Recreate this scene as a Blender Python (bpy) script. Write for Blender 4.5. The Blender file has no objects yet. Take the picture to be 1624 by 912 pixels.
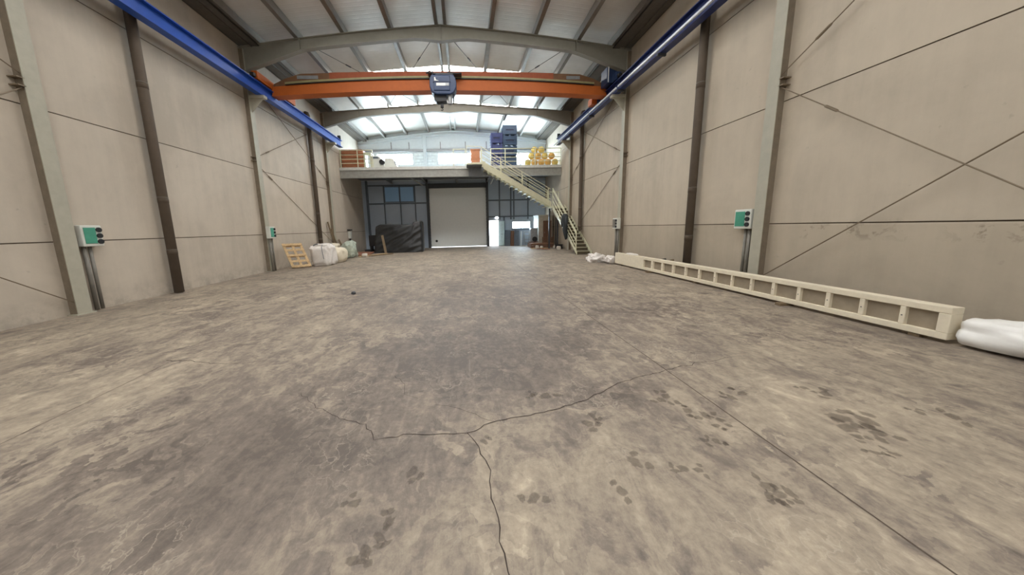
import bpy, bmesh, math, random
from mathutils import Vector, Matrix, noise
random.seed(7)
S = bpy.context.scene
COL = S.collection
PI = math.pi

# ---------------------------------------------------------------- camera
PITCH, YAW, ROLL = 0.147002, 0.051609, -0.024902
cy_, sy_, cp_, sp_ = math.cos(YAW), math.sin(YAW), math.cos(PITCH), math.sin(PITCH)
fwd = Vector((sy_*cp_, cy_*cp_, -sp_))
rt0 = Vector((cy_, -sy_, 0))
up0 = rt0.cross(fwd)
rt = math.cos(ROLL)*rt0 + math.sin(ROLL)*up0
up = -math.sin(ROLL)*rt0 + math.cos(ROLL)*up0
cd = bpy.data.cameras.new('camera')
cd.sensor_fit = 'HORIZONTAL'; cd.sensor_width = 36
cd.lens = 462.29/1624*36
cd.shift_x = (812-762.13)/1624
cd.shift_y = -(456-429.07)/1624
cd.clip_start = 0.05; cd.clip_end = 500
cam = bpy.data.objects.new('camera', cd); COL.objects.link(cam)
m3 = Matrix((rt, up, -fwd)).transposed()
cam.matrix_world = Matrix.Translation((0, 0, 1.6)) @ m3.to_4x4()
S.camera = cam

# ---------------------------------------------------------------- light / view
SKY_STRENGTH = 6.0
SKYLIGHT_E = 18.5
WINDOW_E = 62.0
S.view_settings.view_transform = 'Standard'
S.view_settings.look = 'None'
S.view_settings.gamma = 1
S.view_settings.use_curve_mapping = False
S.view_settings.exposure = 0.0
S.cycles.use_denoising = True
S.cycles.max_bounces = 10
S.cycles.diffuse_bounces = 6
S.cycles.sample_clamp_indirect = 6
w = bpy.data.worlds.new('sky'); S.world = w; w.use_nodes = True
bg = w.node_tree.nodes['Background']
bg.inputs[0].default_value = (0.82, 0.91, 1.0, 1); bg.inputs[1].default_value = SKY_STRENGTH

# ---------------------------------------------------------------- materials
def srgb(r, g, b):
    f = lambda c: ((c/255+0.055)/1.055)**2.4 if c > 10 else c/255/12.92
    return (f(r), f(g), f(b), 1)
class NT:
    def __init__(s, name):
        s.m = bpy.data.materials.new(name); s.m.use_nodes = True
        s.t = s.m.node_tree; s.n = s.t.nodes; s.b = s.n['Principled BSDF']
    def add(s, typ, **kw):
        n = s.n.new(typ)
        for k, v in kw.items():
            if k.startswith('i_'):
                n.inputs[int(k[2:]) if k[2:].isdigit() else k[2:].replace('_', ' ')].default_value = v
            else: setattr(n, k, v)
        return n
    def link(s, a, b): s.t.links.new(a, b)
    def coords(s, scale=(1, 1, 1), rot=(0, 0, 0)):
        g = s.add('ShaderNodeNewGeometry')
        mp = s.add('ShaderNodeMapping'); mp.inputs['Scale'].default_value = scale; mp.inputs['Rotation'].default_value = rot
        s.link(g.outputs['Position'], mp.inputs['Vector']); return mp.outputs[0]
    def noise(s, vec, scale, detail=5, rough=0.6, dist=0):
        n = s.add('ShaderNodeTexNoise'); n.inputs['Scale'].default_value = scale; n.inputs['Detail'].default_value = detail
        n.inputs['Roughness'].default_value = rough; n.inputs['Distortion'].default_value = dist
        s.link(vec, n.inputs['Vector']); return n.outputs[0]
    def ramp(s, fac, stops):
        r = s.add('ShaderNodeValToRGB'); e = r.color_ramp.elements
        while len(e) < len(stops): e.new(0.5)
        for i, (p, c) in enumerate(stops):
            e[i].position = p; e[i].color = c if not isinstance(c, (int, float)) else (c, c, c, 1)
        s.link(fac, r.inputs[0]); return r.outputs[0]
    def mix(s, fac, a, b, blend='MIX'):
        n = s.add('ShaderNodeMix', data_type='RGBA', blend_type=blend)
        for sock, v in ((n.inputs['Factor'], fac), (n.inputs[6], a), (n.inputs[7], b)):
            if isinstance(v, (int, float)): sock.default_value = v
            elif isinstance(v, tuple): sock.default_value = v
            else: s.link(v, sock)
        return n.outputs[2]
    def math(s, op, a, b=0.0, clamp=False):
        n = s.add('ShaderNodeMath', operation=op); n.use_clamp = clamp
        for sock, v in ((n.inputs[0], a), (n.inputs[1], b)):
            if isinstance(v, (int, float)): sock.default_value = v
            else: s.link(v, sock)
        return n.outputs[0]
    def bump(s, h, strength=0.3, dist=0.02):
        n = s.add('ShaderNodeBump'); n.inputs['Strength'].default_value = strength; n.inputs['Distance'].default_value = dist
        s.link(h, n.inputs['Height']); s.link(n.outputs[0], s.b.inputs['Normal'])
def plain(name, col, rough=0.6, metal=0.0, var=0.12, scale=6.0, bump=0.0):
    """a plain paint / plastic / metal with faint procedural variation"""
    t = NT(name); v = t.coords()
    n = t.noise(v, scale, 4)
    d = tuple(c*(1-var) for c in col[:3])+(1,); l = tuple(min(1, c*(1+var)) for c in col[:3])+(1,)
    t.link(t.ramp(n, [(0.3, d), (0.7, l)]), t.b.inputs['Base Color'])
    t.b.inputs['Roughness'].default_value = rough; t.b.inputs['Metallic'].default_value = metal
    if bump: t.bump(t.noise(v, scale*4, 4), bump, 0.01)
    return t.m
def emit(name, col, strength):
    t = NT(name); t.b.inputs['Base Color'].default_value = col
    t.b.inputs['Emission Color'].default_value = col; t.b.inputs['Emission Strength'].default_value = strength
    return t.m

def mat_floor():
    t = NT('dirty_concrete'); v = t.coords()
    at = t.add('ShaderNodeAttribute', attribute_name='dirt')
    big = t.noise(v, 0.7, 6, 0.62, 0.4)
    mid = t.noise(t.coords((1.0, 0.7, 1), (0, 0, 0.5)), 3.4, 9, 0.72, 1.0)
    strk = t.noise(t.coords((3.0, 0.8, 1), (0, 0, -0.35)), 1.8, 8, 0.72, 0.8)
    fine = t.noise(v, 17, 8, 0.75)
    # flaking crust: warped cells, each with its own tone
    nz = t.add('ShaderNodeTexNoise'); nz.inputs['Scale'].default_value = 3.0; nz.inputs['Detail'].default_value = 6; t.link(v, nz.inputs['Vector'])
    dv = t.add('ShaderNodeVectorMath', operation='MULTIPLY_ADD'); dv.inputs[1].default_value = (0.9, 0.9, 0); t.link(nz.outputs['Color'], dv.inputs[0]); t.link(v, dv.inputs[2])
    def cells(scale):
        vo = t.add('ShaderNodeTexVoronoi', feature='F1'); vo.inputs['Scale'].default_value = scale; t.link(dv.outputs[0], vo.inputs['Vector'])
        sp = t.add('ShaderNodeSeparateColor'); t.link(vo.outputs['Color'], sp.inputs[0]); return sp.outputs[0]
    c1 = cells(3.2); c2 = cells(8.5)
    pm = t.ramp(t.noise(v, 0.9, 4, 0.6), [(0.40, 0.15), (0.62, 1.0)])
    a = t.math('MULTIPLY', big, 0.22)
    for q, k in ((mid, 0.34), (strk, 0.20), (fine, 0.24)): a = t.math('ADD', a, t.math('MULTIPLY', q, k))
    cc = t.math('ADD', t.math('MULTIPLY', t.math('SUBTRACT', c1, 0.5), 0.06), t.math('MULTIPLY', t.math('SUBTRACT', c2, 0.5), 0.11))
    a = t.math('ADD', a, t.math('MULTIPLY', cc, pm))
    dd = t.math('MULTIPLY', at.outputs['Fac'], t.math('ADD', 0.35, t.math('MULTIPLY', mid, 1.3)))
    a = t.math('SUBTRACT', a, t.math('MULTIPLY', dd, 0.085))
    c = t.ramp(a, [(0.38, srgb(94, 85, 78)), (0.46, srgb(122, 111, 101)), (0.52, srgb(146, 134, 119)), (0.59, srgb(166, 153, 135)), (0.68, srgb(194, 180, 160))])
    sc = t.noise(t.coords((9, 0.9, 1), (0, 0, 0.25)), 1.1, 4, 0.6, 1.2)
    c = t.mix(t.math('MULTIPLY', t.ramp(sc, [(0.63, 0.0), (0.72, 1.0)]), 0.15), c, srgb(188, 176, 158))
    vor = t.add('ShaderNodeTexVoronoi', feature='DISTANCE_TO_EDGE'); vor.inputs['Scale'].default_value = 8.5; t.link(dv.outputs[0], vor.inputs['Vector'])
    em = t.math('MULTIPLY', t.ramp(vor.outputs['Distance'], [(0.0, 1.0), (0.05, 0.0)]), t.ramp(t.noise(v, 1.3, 4), [(0.50, 0.0), (0.64, 1.0)]))
    c = t.mix(t.math('MULTIPLY', em, 0.5), c, srgb(184, 172, 154))
    sp_ = t.ramp(t.noise(v, 30, 3, 0.5), [(0.70, 0.0), (0.76, 1.0)])
    c = t.mix(t.math('MULTIPLY', sp_, 0.25), c, srgb(84, 76, 68))
    t.link(c, t.b.inputs['Base Color'])
    t.link(t.ramp(a, [(0.35, 0.56), (0.65, 0.78)]), t.b.inputs['Roughness'])
    t.bump(t.math('ADD', mid, t.math('MULTIPLY', fine, 0.5)), 0.3, 0.012)
    return t.m
def mat_stain():
    t = NT('floor_stain'); v = t.coords(); at = t.add('ShaderNodeAttribute', attribute_name='dirt')
    n = t.noise(v, 24, 6, 0.75)
    a = t.math('MULTIPLY', at.outputs['Fac'], t.math('ADD', n, 0.45))
    a = t.ramp(a, [(0.34, 0.0), (0.60, 0.26), (1.1, 0.46)])
    tr = t.add('ShaderNodeBsdfTransparent'); mx = t.add('ShaderNodeMixShader')
    t.b.inputs['Base Color'].default_value = srgb(108, 97, 86); t.b.inputs['Roughness'].default_value = 0.6
    t.link(a, mx.inputs[0]); t.link(tr.outputs[0], mx.inputs[1]); t.link(t.b.outputs[0], mx.inputs[2])
    t.link(mx.outputs[0], t.n['Material Output'].inputs[0])
    return t.m
def mat_wall(name, base, stains=False):
    t = NT(name); v = t.coords()
    at = t.add('ShaderNodeAttribute', attribute_name='tint')
    big = t.noise(v, 0.5, 5, 0.6, 0.6); mid = t.noise(v, 2.4, 6, 0.65)
    st = t.noise(t.coords((1, 3.2, 0.28)), 1.0, 5, 0.6)
    a = t.math('ADD', t.math('MULTIPLY', big, 0.45), t.math('MULTIPLY', mid, 0.22)); a = t.math('ADD', a, t.math('MULTIPLY', st, 0.33))
    a = t.math('ADD', a, t.math('MULTIPLY', t.math('SUBTRACT', at.outputs['Fac'], 0.5), 0.12))
    dk = tuple(c*0.86 for c in base[:3])+(1,); lt = tuple(min(1, c*1.10) for c in base[:3])+(1,)
    c = t.ramp(a, [(0.38, dk), (0.52, base), (0.66, lt)])
    # scattered small scuffs
    sp = t.ramp(t.noise(v, 5.5, 3, 0.5), [(0.715, 0.0), (0.76, 1.0)])
    c = t.mix(t.math('MULTIPLY', sp, 0.25), c, tuple(x*0.45 for x in base[:3])+(1,))
    sep = t.add('ShaderNodeSeparateXYZ'); g = t.add('ShaderNodeNewGeometry'); t.link(g.outputs['Position'], sep.inputs[0])
    # grime rising from the floor, ragged
    gz = t.math('SUBTRACT', 1.0, t.math('DIVIDE', sep.outputs['Z'], 0.55), True)
    gm = t.math('MULTIPLY', gz, t.ramp(t.noise(v, 3.0, 6, 0.7), [(0.42, 0.0), (0.62, 1.0)]))
    c = t.mix(t.math('MULTIPLY', gm, 0.55), c, tuple(x*0.5 for x in base[:3])+(1,))
    if stains:
        zz = t.math('SUBTRACT', sep.outputs['Z'], 1.40)
        band = t.math('SUBTRACT', 1.0, t.math('DIVIDE', t.math('ABSOLUTE', zz), 0.20), True)
        ym = t.math('MULTIPLY', t.math('DIVIDE', t.math('SUBTRACT', 9.5, sep.outputs['Y']), 4.0, True), 1.0)
        pm = t.ramp(t.noise(v, 4.2, 6, 0.7, 0.4), [(0.53, 0.0), (0.61, 1.0)])
        pm2 = t.ramp(t.noise(v, 0.9, 2), [(0.42, 0.0), (0.58, 1.0)])
        k = t.math('MULTIPLY', t.math('MULTIPLY', band, pm), t.math('MULTIPLY', ym, pm2))
        c = t.mix(t.math('MULTIPLY', k, 1.4, True), c, srgb(112, 100, 84))
        low = t.math('SUBTRACT', 1.5, sep.outputs['Z']); low = t.math('MULTIPLY', low, 40, True)
        c = t.mix(t.math('MULTIPLY', low, 0.22), c, srgb(150, 138, 118))
    t.link(c, t.b.inputs['Base Color']); t.b.inputs['Roughness'].default_value = 0.85
    t.bump(mid, 0.12, 0.01)
    return t.m
def mat_roof():
    t = NT('roof_sheet'); v = t.coords()
    n = t.noise(v, 0.8, 4); c = t.ramp(n, [(0.3, srgb(198, 193, 185)), (0.7, srgb(214, 210, 203))])
    wv = t.add('ShaderNodeTexWave', wave_type='BANDS', bands_direction='Y'); wv.inputs['Scale'].default_value = 1.6; t.link(v, wv.inputs['Vector'])
    t.link(c, t.b.inputs['Base Color']); t.b.inputs['Roughness'].default_value = 0.5; t.b.inputs['Metallic'].default_value = 0.5
    t.bump(t.ramp(wv.outputs[0], [(0.0, 0.0), (0.12, 1.0)]), 0.25, 0.01)
    return t.m
def mat_wood(name, col):
    t = NT(name); n = t.noise(t.coords((3, 3, 3)), 4, 5, 0.6, 1.5)
    t.link(t.ramp(n, [(0.3, tuple(c*0.65 for c in col[:3])+(1,)), (0.7, tuple(min(1, c*1.15) for c in col[:3])+(1,))]), t.b.inputs['Base Color'])
    t.b.inputs['Roughness'].default_value = 0.75
    return t.m
def mat_film(name, col, alpha):
    t = NT(name); t.b.inputs['Base Color'].default_value = col; t.b.inputs['Roughness'].default_value = 0.3
    n = t.noise(t.coords(), 7, 4); t.link(t.ramp(n, [(0.35, alpha-0.2), (0.65, min(1, alpha+0.15))]), t.b.inputs['Alpha'])
    return t.m

M = dict(
 floor=mat_floor(), stain=mat_stain(),
 crack=plain('crack_dark', srgb(62, 52, 46), 0.9), joint=plain('saw_cut', srgb(88, 76, 66), 0.9),
 wall_l=mat_wall('precast_left', srgb(192, 181, 166)), wall_r=mat_wall('precast_right', srgb(190, 178, 160), True),
 colshade=plain('column_recess_shade', srgb(128, 116, 100), 0.95), grout=plain('joint_shadow_gap', srgb(86, 74, 62), 0.95),
 steel_paint=plain('pale_green_grey_paint', srgb(172, 168, 152), 0.6, 0, 0.06),
 rafter=plain('grey_rafter_paint', srgb(140, 137, 126), 0.55, 0, 0.05),
 purlin=plain('galvanised_purlin', srgb(132, 128, 122), 0.4, 0.6, 0.08),
 gutter=plain('gutter_sheet', srgb(104, 99, 93), 0.45, 0.45),
 roof=mat_roof(),
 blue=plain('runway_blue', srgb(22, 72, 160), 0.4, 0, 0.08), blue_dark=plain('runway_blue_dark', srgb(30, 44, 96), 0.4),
 silver=plain('conductor_rail_metal', srgb(226, 232, 240), 0.3, 0.0),
 orange=plain('crane_orange', srgb(178, 90, 24), 0.6, 0, 0.06), orange_red=plain('crane_orange_red', srgb(154, 78, 44), 0.65),
 orange_brown=plain('crane_orange_brown', srgb(118, 82, 54), 0.55), track=plain('cable_track', srgb(146, 138, 96), 0.5),
 black=plain('black_plastic', srgb(26, 26, 28), 0.5), navy=plain('hoist_navy', srgb(36, 56, 92), 0.4, 0, 0.06),
 doorpale=plain('door_leaf_pale', srgb(176, 196, 194), 0.4), white=plain('white_enamel', srgb(224, 226, 224), 0.4, 0, 0.03), grey=plain('grey_metal', srgb(150, 152, 154), 0.4, 0.4),
 pipe=plain('brown_pvc', srgb(90, 78, 66), 0.8, 0, 0.08), conduit=plain('grey_conduit', srgb(120, 116, 108), 0.5),
 rod=plain('brace_rod', srgb(126, 112, 94), 0.6, 0.3),
 teal=plain('socket_box_teal', srgb(72, 148, 124), 0.35, 0, 0.1), boxgrey=plain('socket_box_grey', srgb(212, 214, 206), 0.45, 0, 0.03),
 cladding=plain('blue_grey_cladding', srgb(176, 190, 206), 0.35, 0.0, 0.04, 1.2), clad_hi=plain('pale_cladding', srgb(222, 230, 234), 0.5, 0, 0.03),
 girt=plain('girt_dark', srgb(92, 102, 114), 0.5), doorleaf=plain('sectional_door_grey', srgb(232, 235, 233), 0.45, 0, 0.02), doordark=plain('door_track_dark', srgb(62, 64, 68), 0.5),
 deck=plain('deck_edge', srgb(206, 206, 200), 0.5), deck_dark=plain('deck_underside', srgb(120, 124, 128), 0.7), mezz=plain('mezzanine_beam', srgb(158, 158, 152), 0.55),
 cream=plain('cream_stair_paint', srgb(206, 204, 176), 0.5, 0, 0.05), tread=plain('stair_tread', srgb(86, 77, 58), 0.7), rail=plain('cream_handrail', srgb(216, 214, 184), 0.45),
 terra=plain('terracotta_plastic', srgb(176, 116, 82), 0.55), crate_b=plain('crate_blue', srgb(58, 78, 104), 0.5), crate_v=plain('crate_violet_blue', srgb(62, 70, 118), 0.5), slot=plain('crate_slot', srgb(24, 30, 58), 0.6),
 yellow=plain('yellow_ball_a', srgb(236, 212, 124), 0.6, 0, 0.08), amber=plain('yellow_ball_b', srgb(232, 186, 104), 0.6, 0, 0.08),
 pine=mat_wood('pale_pine', srgb(212, 182, 138)), plank=mat_wood('weathered_plank', srgb(126, 108, 84)), brownwood=mat_wood('brown_wood', srgb(116, 84, 64)),
 board=mat_wood('red_brown_board', srgb(150, 102, 80)), card=plain('cardboard', srgb(164, 124, 96), 0.85),
 bag=plain('white_woven_bag', srgb(226, 220, 214), 0.7, 0, 0.05, 20, 0.3), sack=plain('cream_sack', srgb(220, 210, 188), 0.7, 0, 0.06, 14, 0.3),
 film=mat_film('green_clear_film', srgb(200, 212, 198), 0.75), whitefilm=plain('white_plastic_sheet', srgb(236, 235, 232), 0.35, 0, 0.03),
 tarp=plain('black_tarp', srgb(36, 37, 38), 0.42, 0, 0.15), backsheet=plain('dusty_back_sheet', srgb(150, 138, 120), 0.8), precast=plain('cream_moulded', srgb(226, 216, 194), 0.7, 0, 0.05, 9, 0.15),
 cabin=plain('cabin_white', srgb(196, 194, 186), 0.6), cabin_side=plain('cabin_grey_brown', srgb(182, 172, 156), 0.7),
 cloth=plain('dark_cloth', srgb(44, 48, 50), 0.9), rubble=plain('pale_rubble', srgb(206, 198, 186), 0.8), ground=plain('yard_concrete', srgb(190, 190, 186), 0.8),
 sky_l=emit('skylight_glow', (1.0, 0.985, 0.955, 1), SKYLIGHT_E), win=emit('window_glow', (0.70, 0.87, 1.0, 1), WINDOW_E), glow_blue=emit('blue_pane_glow', (0.22, 0.36, 0.52, 1), 0.07),
 louvre=plain('louvre_white', srgb(228, 236, 238), 0.45), lamp=emit('bulkhead_lamp_glow', (1, 1, 1, 1), 5.0), dglass=plain('dark_glass', srgb(36, 40, 46), 0.1),
)

# ---------------------------------------------------------------- mesh helpers
class MB:
    def __init__(s): s.v = []; s.f = []; s.mi = []; s.cur = 0
    def mat(s, i): s.cur = i; return s
    def face(s, *ix): s.f.append(tuple(ix)); s.mi.append(s.cur)
    def hexa(s, p):       # 8 points: bottom loop 4, top loop 4
        b = len(s.v); s.v += [Vector(q) for q in p]
        for q in ((0, 3, 2, 1), (4, 5, 6, 7), (0, 1, 5, 4), (1, 2, 6, 5), (2, 3, 7, 6), (3, 0, 4, 7)): s.face(*[b+i for i in q])
        return s
    def box(s, x0, x1, y0, y1, z0, z1):
        return s.hexa([(x0, y0, z0), (x1, y0, z0), (x1, y1, z0), (x0, y1, z0), (x0, y0, z1), (x1, y0, z1), (x1, y1, z1), (x0, y1, z1)])
    def bar(s, p, q, w, h, upv=(0, 0, 1)):    # rectangular bar p->q, w sideways, h along up
        p = Vector(p); q = Vector(q); d = (q-p).normalized(); u = Vector(upv); sd = d.cross(u)
        if sd.length < 1e-4: sd = d.cross(Vector((0, 1, 0)))
        sd.normalize(); u = sd.cross(d).normalized(); a = sd*w/2; b = u*h/2
        return s.hexa([p-a-b, p+a-b, q+a-b, q-a-b, p-a+b, p+a+b, q+a+b, q-a+b])
    def ibeam(s, p, q, w, h, tf=0.02, tw=0.012, upv=(0, 0, 1)):
        p = Vector(p); q = Vector(q); d = (q-p).normalized(); sd = d.cross(Vector(upv)).normalized(); u = sd.cross(d)
        o = u*(h/2-tf/2)
        s.bar(p+o, q+o, w, tf, upv); s.bar(p-o, q-o, w, tf, upv); s.bar(p, q, tw, h-2*tf, upv); return s
    def tube(s, pts, r, n=8, cap=True):
        pts = [Vector(p) for p in pts]; rs = r if isinstance(r, (list, tuple)) else [r]*len(pts); b0 = len(s.v); prev = None
        for i, p in enumerate(pts):
            d = (pts[min(i+1, len(pts)-1)]-pts[max(i-1, 0)]).normalized()
            if prev is None:
                a = d.orthogonal().normalized()
            else:
                a = (prev-d*prev.dot(d)).normalized()
            prev = a; c = d.cross(a)
            for k in range(n):
                t = 2*PI*k/n; s.v.append(p+(a*math.cos(t)+c*math.sin(t))*rs[i])
        for i in range(len(pts)-1):
            for k in range(n):
                s.face(b0+i*n+k, b0+i*n+(k+1) % n, b0+(i+1)*n+(k+1) % n, b0+(i+1)*n+k)
        if cap:
            s.face(*[b0+k for k in reversed(range(n))]); e = b0+(len(pts)-1)*n; s.face(*[e+k for k in range(n)])
        return s
    def prism(s, poly, vec):   # poly: 3D loop, extruded by vec
        n = len(poly); b = len(s.v); vec = Vector(vec); s.v += [Vector(p) for p in poly]+[Vector(p)+vec for p in poly]
        s.face(*[b+i for i in reversed(range(n))]); s.face(*[b+n+i for i in range(n)])
        for i in range(n): s.face(b+i, b+(i+1) % n, b+n+(i+1) % n, b+n+i)
        return s
    def blob(s, c, r, seed=0, e=1.0, amp=0.12, fr=1.6, flat=None, sub=3, fold=0.0):
        bm = bmesh.new(); bmesh.ops.create_icosphere(bm, subdivisions=sub, radius=1); b = len(s.v); c = Vector(c)
        for v in bm.verts:
            d = v.co.normalized()
            q = Vector([math.copysign(abs(x)**e, x) for x in d])
            nz = noise.noise(d*fr+Vector((seed, seed*1.7, 0)))+0.5*noise.noise(d*fr*2.6+Vector((seed, 3, seed)))
            k = 1+amp*nz
            if fold: k += fold*abs(noise.noise(Vector((d.x*5+seed, d.y*5, d.z*1.2))))
            p = Vector((q.x*r[0], q.y*r[1], q.z*r[2]))*k+c
            if flat is not None and p.z < flat: p.z = flat
            s.v.append(p)
        bm.faces.ensure_lookup_table()
        for f in bm.faces: s.face(*[b+v.index for v in f.verts])
        bm.free(); return s
    def cyl(s, c, axis, r, l, n=16): 
        a = Vector(axis).normalized(); c = Vector(c); return s.tube([c-a*l/2, c+a*l/2], r, n)
    def build(s, name, mats, parent=None, bevel=0, smooth=False, loc=None):
        org = Vector((0, 0, 0))
        if parent is not None:
            q = parent
            while q is not None: org += q.location; q = q.parent
        if loc is not None: org = org+Vector(loc) if parent is not None else Vector(loc)
        me = bpy.data.meshes.new(name); me.from_pydata([v-org for v in s.v], [], s.f)
        for m in (mats if isinstance(mats, (list, tuple)) else [mats]): me.materials.append(M[m] if isinstance(m, str) else m)
        for p, i in zip(me.polygons, s.mi): p.material_index = i; p.use_smooth = smooth
        bm = bmesh.new(); bm.from_mesh(me); bmesh.ops.recalc_face_normals(bm, faces=bm.faces); bm.to_mesh(me); bm.free()
        o = bpy.data.objects.new(name, me); COL.objects.link(o)
        if parent is not None: o.parent = parent
        if loc is not None: o.location = Vector(loc)
        if bevel:
            md = o.modifiers.new('bevel', 'BEVEL'); md.width = bevel; md.segments = 2; md.limit_method = 'ANGLE'
        return o
def tag(o, label, cat, group=None, kind=None):
    o['label'] = label; o['category'] = cat
    if group: o['group'] = group
    if kind: o['kind'] = kind
    return o
def thing(name, loc, label, cat, group=None):
    o = bpy.data.objects.new(name, None); COL.objects.link(o); o.location = loc; o.empty_display_size = 0.2
    return tag(o, label, cat, group)
def struct(o, label, cat): return tag(o, label, cat, None, 'structure')
def copy_tree(o, loc, label, group=None):
    r = o.copy(); COL.objects.link(r); r.location = loc; r['label'] = label
    if group: r['group'] = group
    def rec(src, dst):
        for ch in list(src.children):
            c = ch.copy(); COL.objects.link(c); c.parent = dst; rec(ch, c)
    rec(o, r); return r

# ================================================================= SETTING
XL, XR, YB, YF = -8.19, 6.88, 24.8, -6.2       # walls: left, right, back, front
XC = (XL+XR)/2
FR = [12.45, 18.7]                              # portal frames in view
def zr(x):                                      # underside line of the purlins (slightly arched roof)
    d = abs(x-XC); return 9.25-0.065*d-0.0055*d*d

# floor: one mesh, a dirt attribute, cracks and stains laid into it
def make_floor():
    xs = [XL-0.2+i*0.1 for i in range(int((XR-XL+0.4)/0.1)+1)]+[XR+0.2]
    ys = [YF-0.2, -3, 0]+[0.4+i*0.08 for i in range(120)]+[10.2+i*0.5 for i in range(30)]+[YB+0.3]
    spots = [(-1.6, 1.95, 1.5, 0.5, 1.0), (0, 3.7, 1.7, 0.9, 1.0), (0.2, 6.2, 2.4, 2.0, 0.7), (-1.7, 1.35, 0.8, 0.3, 0.7), (1.0, 9, 1.8, 3, 0.4), (-2.6, 2.6, 0.9, 0.4, 0.5),
             (-0.2, 2.9, 1.2, 0.5, 0.5), (2.2, 1.4, 1.5, 0.6, -0.40), (0.25, 1.2, 0.3, 0.2, -0.6), (-3.9, 3.0, 1.0, 0.7, -0.7), (3.6, 2.3, 1.6, 0.7, -0.45), (0.6, 1.75, 0.7, 0.35, -0.4),
             (-6.5, 6, 1.2, 3, -0.3), (4.5, 5.5, 1.5, 2.5, -0.15), (-3, 8, 2, 2, 0.15), (2.0, 4.6, 1.0, 1.0, 0.35)]
    V = []; D = []
    for y in ys:
        for x in xs:
            V.append((x, y, 0)); D.append(sum(a*math.exp(-((x-cx)/rx)**2-((y-cy)/ry)**2) for cx, cy, rx, ry, a in spots))
    nx = len(xs); F = []; MI = []
    for j in range(len(ys)-1):
        for i in range(nx-1): F.append((j*nx+i, j*nx+i+1, (j+1)*nx+i+1, (j+1)*nx+i)); MI.append(0)
    def strip(pts, w0, w1, mi, jit=0.0, z=0.0025, step=0.05):
        P = []
        for (a, b) in zip(pts[:-1], pts[1:]):
            n = max(1, int(math.dist(a, b)/step))
            for k in range(n): P.append((a[0]+(b[0]-a[0])*k/n, a[1]+(b[1]-a[1])*k/n))
        P.append(pts[-1])
        Q = [(p[0]+jit*(noise.noise(Vector((p[0]*9, p[1]*9, 1)))+0.7*noise.noise(Vector((p[0]*28, p[1]*28, 5)))), p[1]+jit*(noise.noise(Vector((p[0]*9, p[1]*9, 4)))+0.7*noise.noise(Vector((p[0]*28, p[1]*28, 8))))) for p in P]
        b = len(V); n = len(Q)
        for i, q in enumerate(Q):
            a, c = Q[max(i-1, 0)], Q[min(i+1, n-1)]; dx, dy = c[0]-a[0], c[1]-a[1]; l = math.hypot(dx, dy) or 1
            t = i/(n-1); w_ = (w0+(w1-w0)*t)*(0.55+0.9*abs(noise.noise(Vector((i*0.6, pts[0][0], 2)))) if jit else 1.0)
            V.append((q[0]-dy/l*w_/2, q[1]+dx/l*w_/2, z)); V.append((q[0]+dy/l*w_/2, q[1]-dx/l*w_/2, z)); D.extend((0, 0))
        for i in range(n-1): F.append((b+2*i, b+2*i+1, b+2*i+3, b+2*i+2)); MI.append(mi)
    C = [(-0.024, 2.094), (0.057, 1.915), (0.123, 1.724), (0.112, 1.518), (0.128, 1.333), (0.145, 1.21), (0.157, 1.125), (0.19, 0.9)]
    strip(C, 0.010, 0.008, 1, 0.022)
    strip([(-0.024, 2.094), (0.229, 2.208), (0.567, 2.286), (0.742, 2.314), (1.112, 2.451), (1.556, 2.711), (2.129, 2.879), (2.655, 3.02), (3.113, 3.102)], 0.011, 0.007, 1, 0.03)
    strip([(-0.024, 2.094), (-0.231, 2.084), (-0.529, 2.11), (-0.742, 2.087), (-0.868, 2.251), (-1.087, 2.351), (-1.265, 2.454), (-1.54, 2.671), (-1.694, 2.793)], 0.008, 0.006, 1, 0.035)
    strip([(-3.88, 3.767), (-3.563, 3.716), (-3.122, 3.599), (-2.836, 3.569), (-2.49, 3.619)], 0.012, 0.004, 1, 0.03)
    strip([(-0.814, 3.068), (-0.684, 2.871), (-0.617, 2.69), (-0.511, 2.605)], 0.006, 0.003, 1, 0.04)
    strip([(-0.3, 2.5), (0.05, 2.32), (0.2, 2.2)], 0.004, 0.005, 1, 0.03)
    strip([(-3.798, 3.705), (-3.709, 2.281), (-3.68, 1.6)], 0.010, 0.007, 2, 0.004)
    strip([(2.16, 0.6), (2.16, 5.2), (2.16, 12.0)], 0.009, 0.012, 2)
    strip([(-8.1, 12.5), (-2, 12.4), (4.5, 12.45)], 0.02, 0.02, 2, 0.01)
    # crusted stains, each an irregular blotch
    B = [(1.789, 1.46, .07), (1.80, 1.41, .06), (1.875, 1.42, .06), (1.76, 1.37, .05), (2.99, 2.0, .13), (3.15, 1.95, .12), (3.05, 1.82, .09), (2.90, 1.88, .10), (2.85, 1.80, .06), (1.96, 2.13, .08), (1.86, 2.20, .07), (2.03, 2.06, .06), (1.82, 2.42, .08),
         (1.74, 2.36, .07), (1.86, 2.32, .06), (0.72, 2.53, .10), (0.60, 2.55, .06), (-0.50, 1.34, .055), (-0.47, 1.42, .06), (-0.55, 1.28, .06), (-0.60, 1.24, .05), (3.28, 2.32, .09), (3.2, 2.42, .06), (1.38, 1.63, .06), (1.47, 1.61, .05), (1.03, 2.20, .06),
         (0.95, 2.12, .08), (2.88, 1.63, .05), (1.72, 1.86, .05), (1.80, 1.84, .05), (2.55, 2.40, .08), (2.40, 2.35, .07), (1.94, 2.0, .05), (3.87, 1.93, .09), (3.7, 2.0, .06), (2.77, 1.65, .05), (-0.40, 1.75, .07), (0.36, 1.5, .07), (1.1, 1.7, .08), (0.9, 1.5, .06), (-0.7, 1.55, .06), (0.1, 1.98, .05)]
    rr_ = random.Random(3)
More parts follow.
